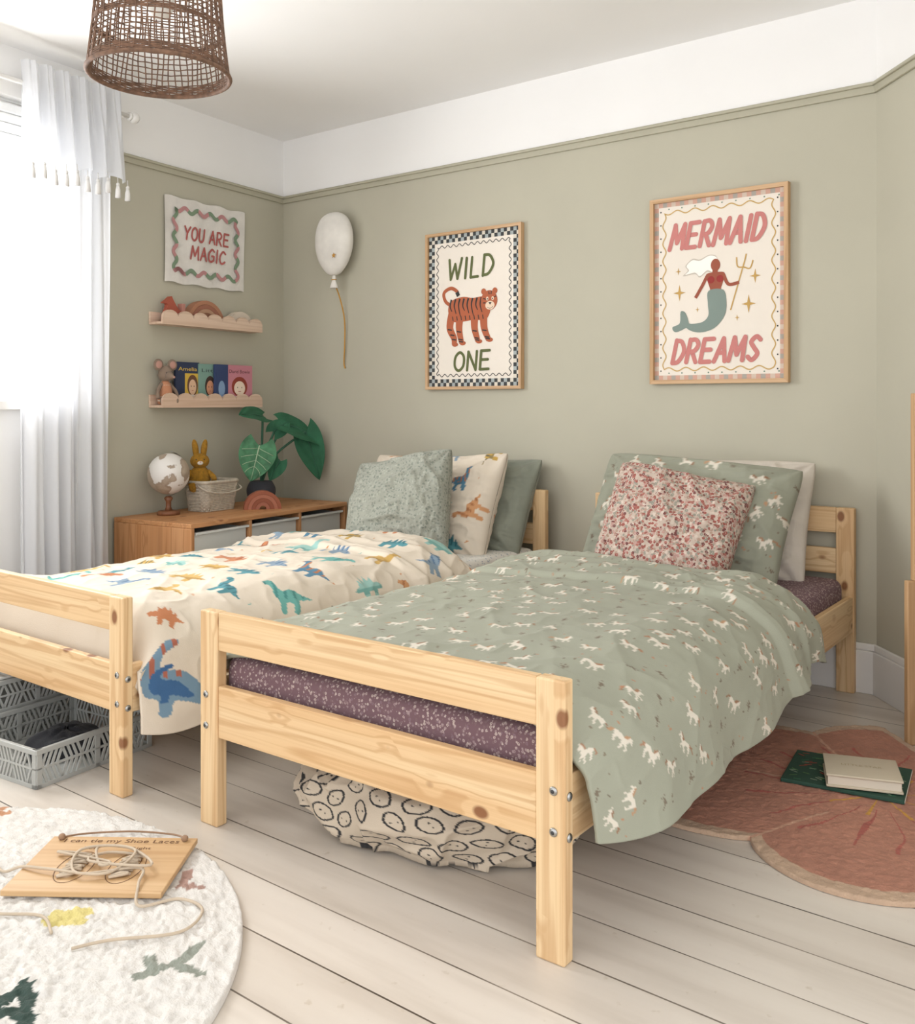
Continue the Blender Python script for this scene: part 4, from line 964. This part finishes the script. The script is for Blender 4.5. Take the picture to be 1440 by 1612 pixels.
# ------------------------------------------------------------ crates under bed
def crate(loc,rz,col,w,d,h,label):
    pm=paint('crate_'+col[1:],col,.4,.02,5,0); b=MB(); t=.006
    b.box(-w/2,w/2,-d/2,d/2,0,.006,pm,.001)
    for (ax,L,off) in ((0,w,-d/2),(0,w,d/2),(1,d,-w/2),(1,d,w/2)):
        Mt=Matrix.Translation((0,off,0)) if ax==0 else Matrix.Translation((off,0,0))@Matrix.Rotation(R(90),4,'Z')
        b.box(-L/2,L/2,-t/2,t/2,0,.012,pm,.001,M=Mt); b.box(-L/2,L/2,-t/2,t/2,h*.5-.003,h*.5+.003,pm,.001,M=Mt); b.box(-L/2-.004,L/2+.004,-t/2-.003,t/2+.003,h-.014,h,pm,.002,M=Mt)
        for x_ in (-L/2+.008,L/2-.008,0): b.box(x_-.008,x_+.008,-t/2,t/2,0,h,pm,.001,M=Mt)
        n_=int(L/.017)
        for k in range(n_):
            x0=-L/2+.02+k*(L-.04)/n_; sg=1 if (k//4)%2 else -1
            for (za,zb_,dx) in ((.010,h*.5-.002,.016*sg),(h*.5+.002,h-.012,-.016*sg)):
                b.geo([(x0-dx/2,-.002,za),(x0-dx/2+.007,-.002,za),(x0+dx/2+.007,-.002,zb_),(x0+dx/2,-.002,zb_),(x0-dx/2,.002,za),(x0-dx/2+.007,.002,za),(x0+dx/2+.007,.002,zb_),(x0+dx/2,.002,zb_)],[(0,1,2,3),(7,6,5,4),(0,4,5,1),(1,5,6,2),(2,6,7,3),(3,7,4,0)],pm,False,Mt)
    return b.build('plastic_crate',label=label,cat='crate',loc=loc,rz=rz,group='folding plastic crates')
crate((1.325,-2.06,0),R(6),'#A8AAA6',.36,.38,.105,'grey latticed plastic crate holding a dark cloth under the bed')
crate((.93,-2.02,0),R(6),'#AFB1AD',.36,.38,.095,'pale grey latticed plastic crate at the bottom of a stack')
crate((.93,-2.02,.096),R(6),'#AFB1AD',.36,.38,.095,'pale grey latticed plastic crate stacked on another, with a white lid')
b=MB(); b.box(-.178,.178,-.188,.188,.192,.20,paint('lid_white','#D2D1CC',.3,.01,4,0),.003); b.build('crate_lid',label='flat white lid resting on a plastic crate',cat='lid',loc=(.93,-2.02,0),rz=R(6))
n=60; u,v=np.meshgrid(np.linspace(0,2*np.pi,n,endpoint=False),np.linspace(.05,np.pi*.5,20),indexing='ij')
rr=.12*np.sin(v)*(1+.08*np.sin(3*u)); P=np.stack([rr*np.cos(u),rr*np.sin(u),.006+.055*np.cos(v)+.02*(vn(u*3,v*4,3)-.5)],-1)
gridobj('folded_cloth',P,fabric('black_cloth','#1E1F24',.003),None,None,(1.325,-2.03,.008),closed_u=True,label='dark navy cloth bundled in the plastic crate',cat='cloth')

# ------------------------------------------------------------ sack under bed
n,mz=640,240
u,v=np.meshgrid(np.linspace(0,2*np.pi,n,endpoint=False),np.linspace(.03,np.pi-.35,mz),indexing='ij')
sx,sy,sz=.35,.235,.12
w_=1+.12*(vn(np.cos(u)*2+3,np.sin(u)*2+v*1.5,4)-.5)+.08*ridge(np.cos(u)*4+9,np.sin(u)*4+v*2,6,2.5)+.04*ridge(u*5,v*2,16,2)+.02*np.sin(u*9+v*3)*np.sin(v)
x=sx*np.sin(v)**.75*np.cos(u)*w_; y=sy*np.sin(v)**.75*np.sin(u)*w_; z=np.maximum(.006,.085+sz*np.cos(v)*w_*.95)
z=np.where(z<.02,.006+.006*vn(x*20,y*20,3),z)
uu=u.ravel()*.29; vv=v.ravel()*.20; C=np.zeros((n*mz,3)); C[:]=lin('#C6B8A4'); rnd=random.Random(5)
PB=np.stack([uu,vv],-1)
BLOB=[np.array(catmull(q,4,True)) for q in ([(0,-.5),(.45,-.3),(.5,.1),(.2,.35),(-.2,.35),(-.5,.1),(-.45,-.3)],[(0,-.6),(.3,-.2),(.32,.3),(0,.6),(-.3,.3),(-.3,-.2)],[(-.5,-.3),(.1,-.45),(.55,-.1),(.4,.3),(-.1,.4),(-.5,.15)])]
yy0=.02; r_=0
while yy0<.62:
    xx0=(.035 if r_%2 else 0)
    while xx0<1.82:
        c=np.array((xx0+rnd.uniform(-.008,.008),yy0+rnd.uniform(-.008,.008))); s_=.052; ro=rnd.uniform(0,6.28)
        d=PB-c; idx=np.where((np.abs(d[:,0])<.05)&(np.abs(d[:,1])<.05))[0]
        if len(idx):
            dd=d[idx]/s_; X_=dd[:,0]*math.cos(ro)+dd[:,1]*math.sin(ro); Y_=-dd[:,0]*math.sin(ro)+dd[:,1]*math.cos(ro)
            pl=rnd.choice(BLOB); best=np.full(len(idx),9.)
            for a,c2 in zip(pl,np.roll(pl,-1,0)):
                ab=c2-a; t=np.clip(((X_-a[0])*ab[0]+(Y_-a[1])*ab[1])/(ab@ab+1e-9),0,1); best=np.minimum(best,np.hypot(X_-a[0]-t*ab[0],Y_-a[1]-t*ab[1]))
            m_=(best<.05)|(np.hypot(X_-.14,Y_)<.05)|(np.hypot(X_+.14,Y_)<.05); C[idx[m_]]=lin('#2B2B2D')
        xx0+=.072
    yy0+=.064; r_+=1
gridobj('storage_sack',np.stack([x,y,z],-1),CLOTH,C,None,(2.50,-1.735,0),(0,0,R(12)),closed_u=True,label='slumped beige fabric sack with black outline print under the bed',cat='bag')

# ------------------------------------------------------------ wooden bookcase by the angled wall
def RW(t,d,z): return Vector((RX+ER[0]*t+NR[0]*d,ER[1]*t+NR[1]*d,z))
e=thing('wooden_bookcase','narrow light wooden children\'s bookcase beside the wall','bookcase',RW(.47,0,0),RZR)
for x0 in (0,.58):
    b=MB(); b.box(x0,x0+.022,-.145,-.022,.49,1.05,OAK[2],.003); b.box(x0,x0+.022,-.165,-.022,0,.49,OAK[2],.003); b.build('side_panel',e)
for z0 in (.08,.3,.5,.75,1.0):
    b=MB(); b.box(.022,.58,-.125,-.022,z0,z0+.018,OAK[0],.002); b.build('shelf',e)

# ------------------------------------------------------------ light, world, camera
wd=bpy.data.worlds.new('World'); SC.world=wd; wd.use_nodes=True
bg=wd.node_tree.nodes['Background']; bg.inputs[0].default_value=(.99,.985,1,1); bg.inputs[1].default_value=2.1
def area(name,loc,rot,sx,sy,p,col):
    l=bpy.data.lights.new(name,'AREA'); l.shape='RECTANGLE'; l.size=sx; l.size_y=sy; l.energy=p; l.color=col
    o=bpy.data.objects.new(name,l); o.location=loc; o.rotation_euler=rot; COL.objects.link(o); return o
d=Vector((CL,SL,-.12))
area('window_daylight',LW((WS0+WS1)/2,-.2,1.62),d.to_track_quat('-Z','Z').to_euler(),1.5,1.2,90,(.98,.985,1))
cam=bpy.data.cameras.new('camera'); co=bpy.data.objects.new('camera',cam); COL.objects.link(co)
co.location=(3.94,-3.54,1.02); co.rotation_euler=(R(90),0,R(37.7))
cam.sensor_fit='HORIZONTAL'; cam.sensor_width=36; cam.lens=37.5; cam.shift_y=-.1188; cam.clip_start=.05
SC.camera=co
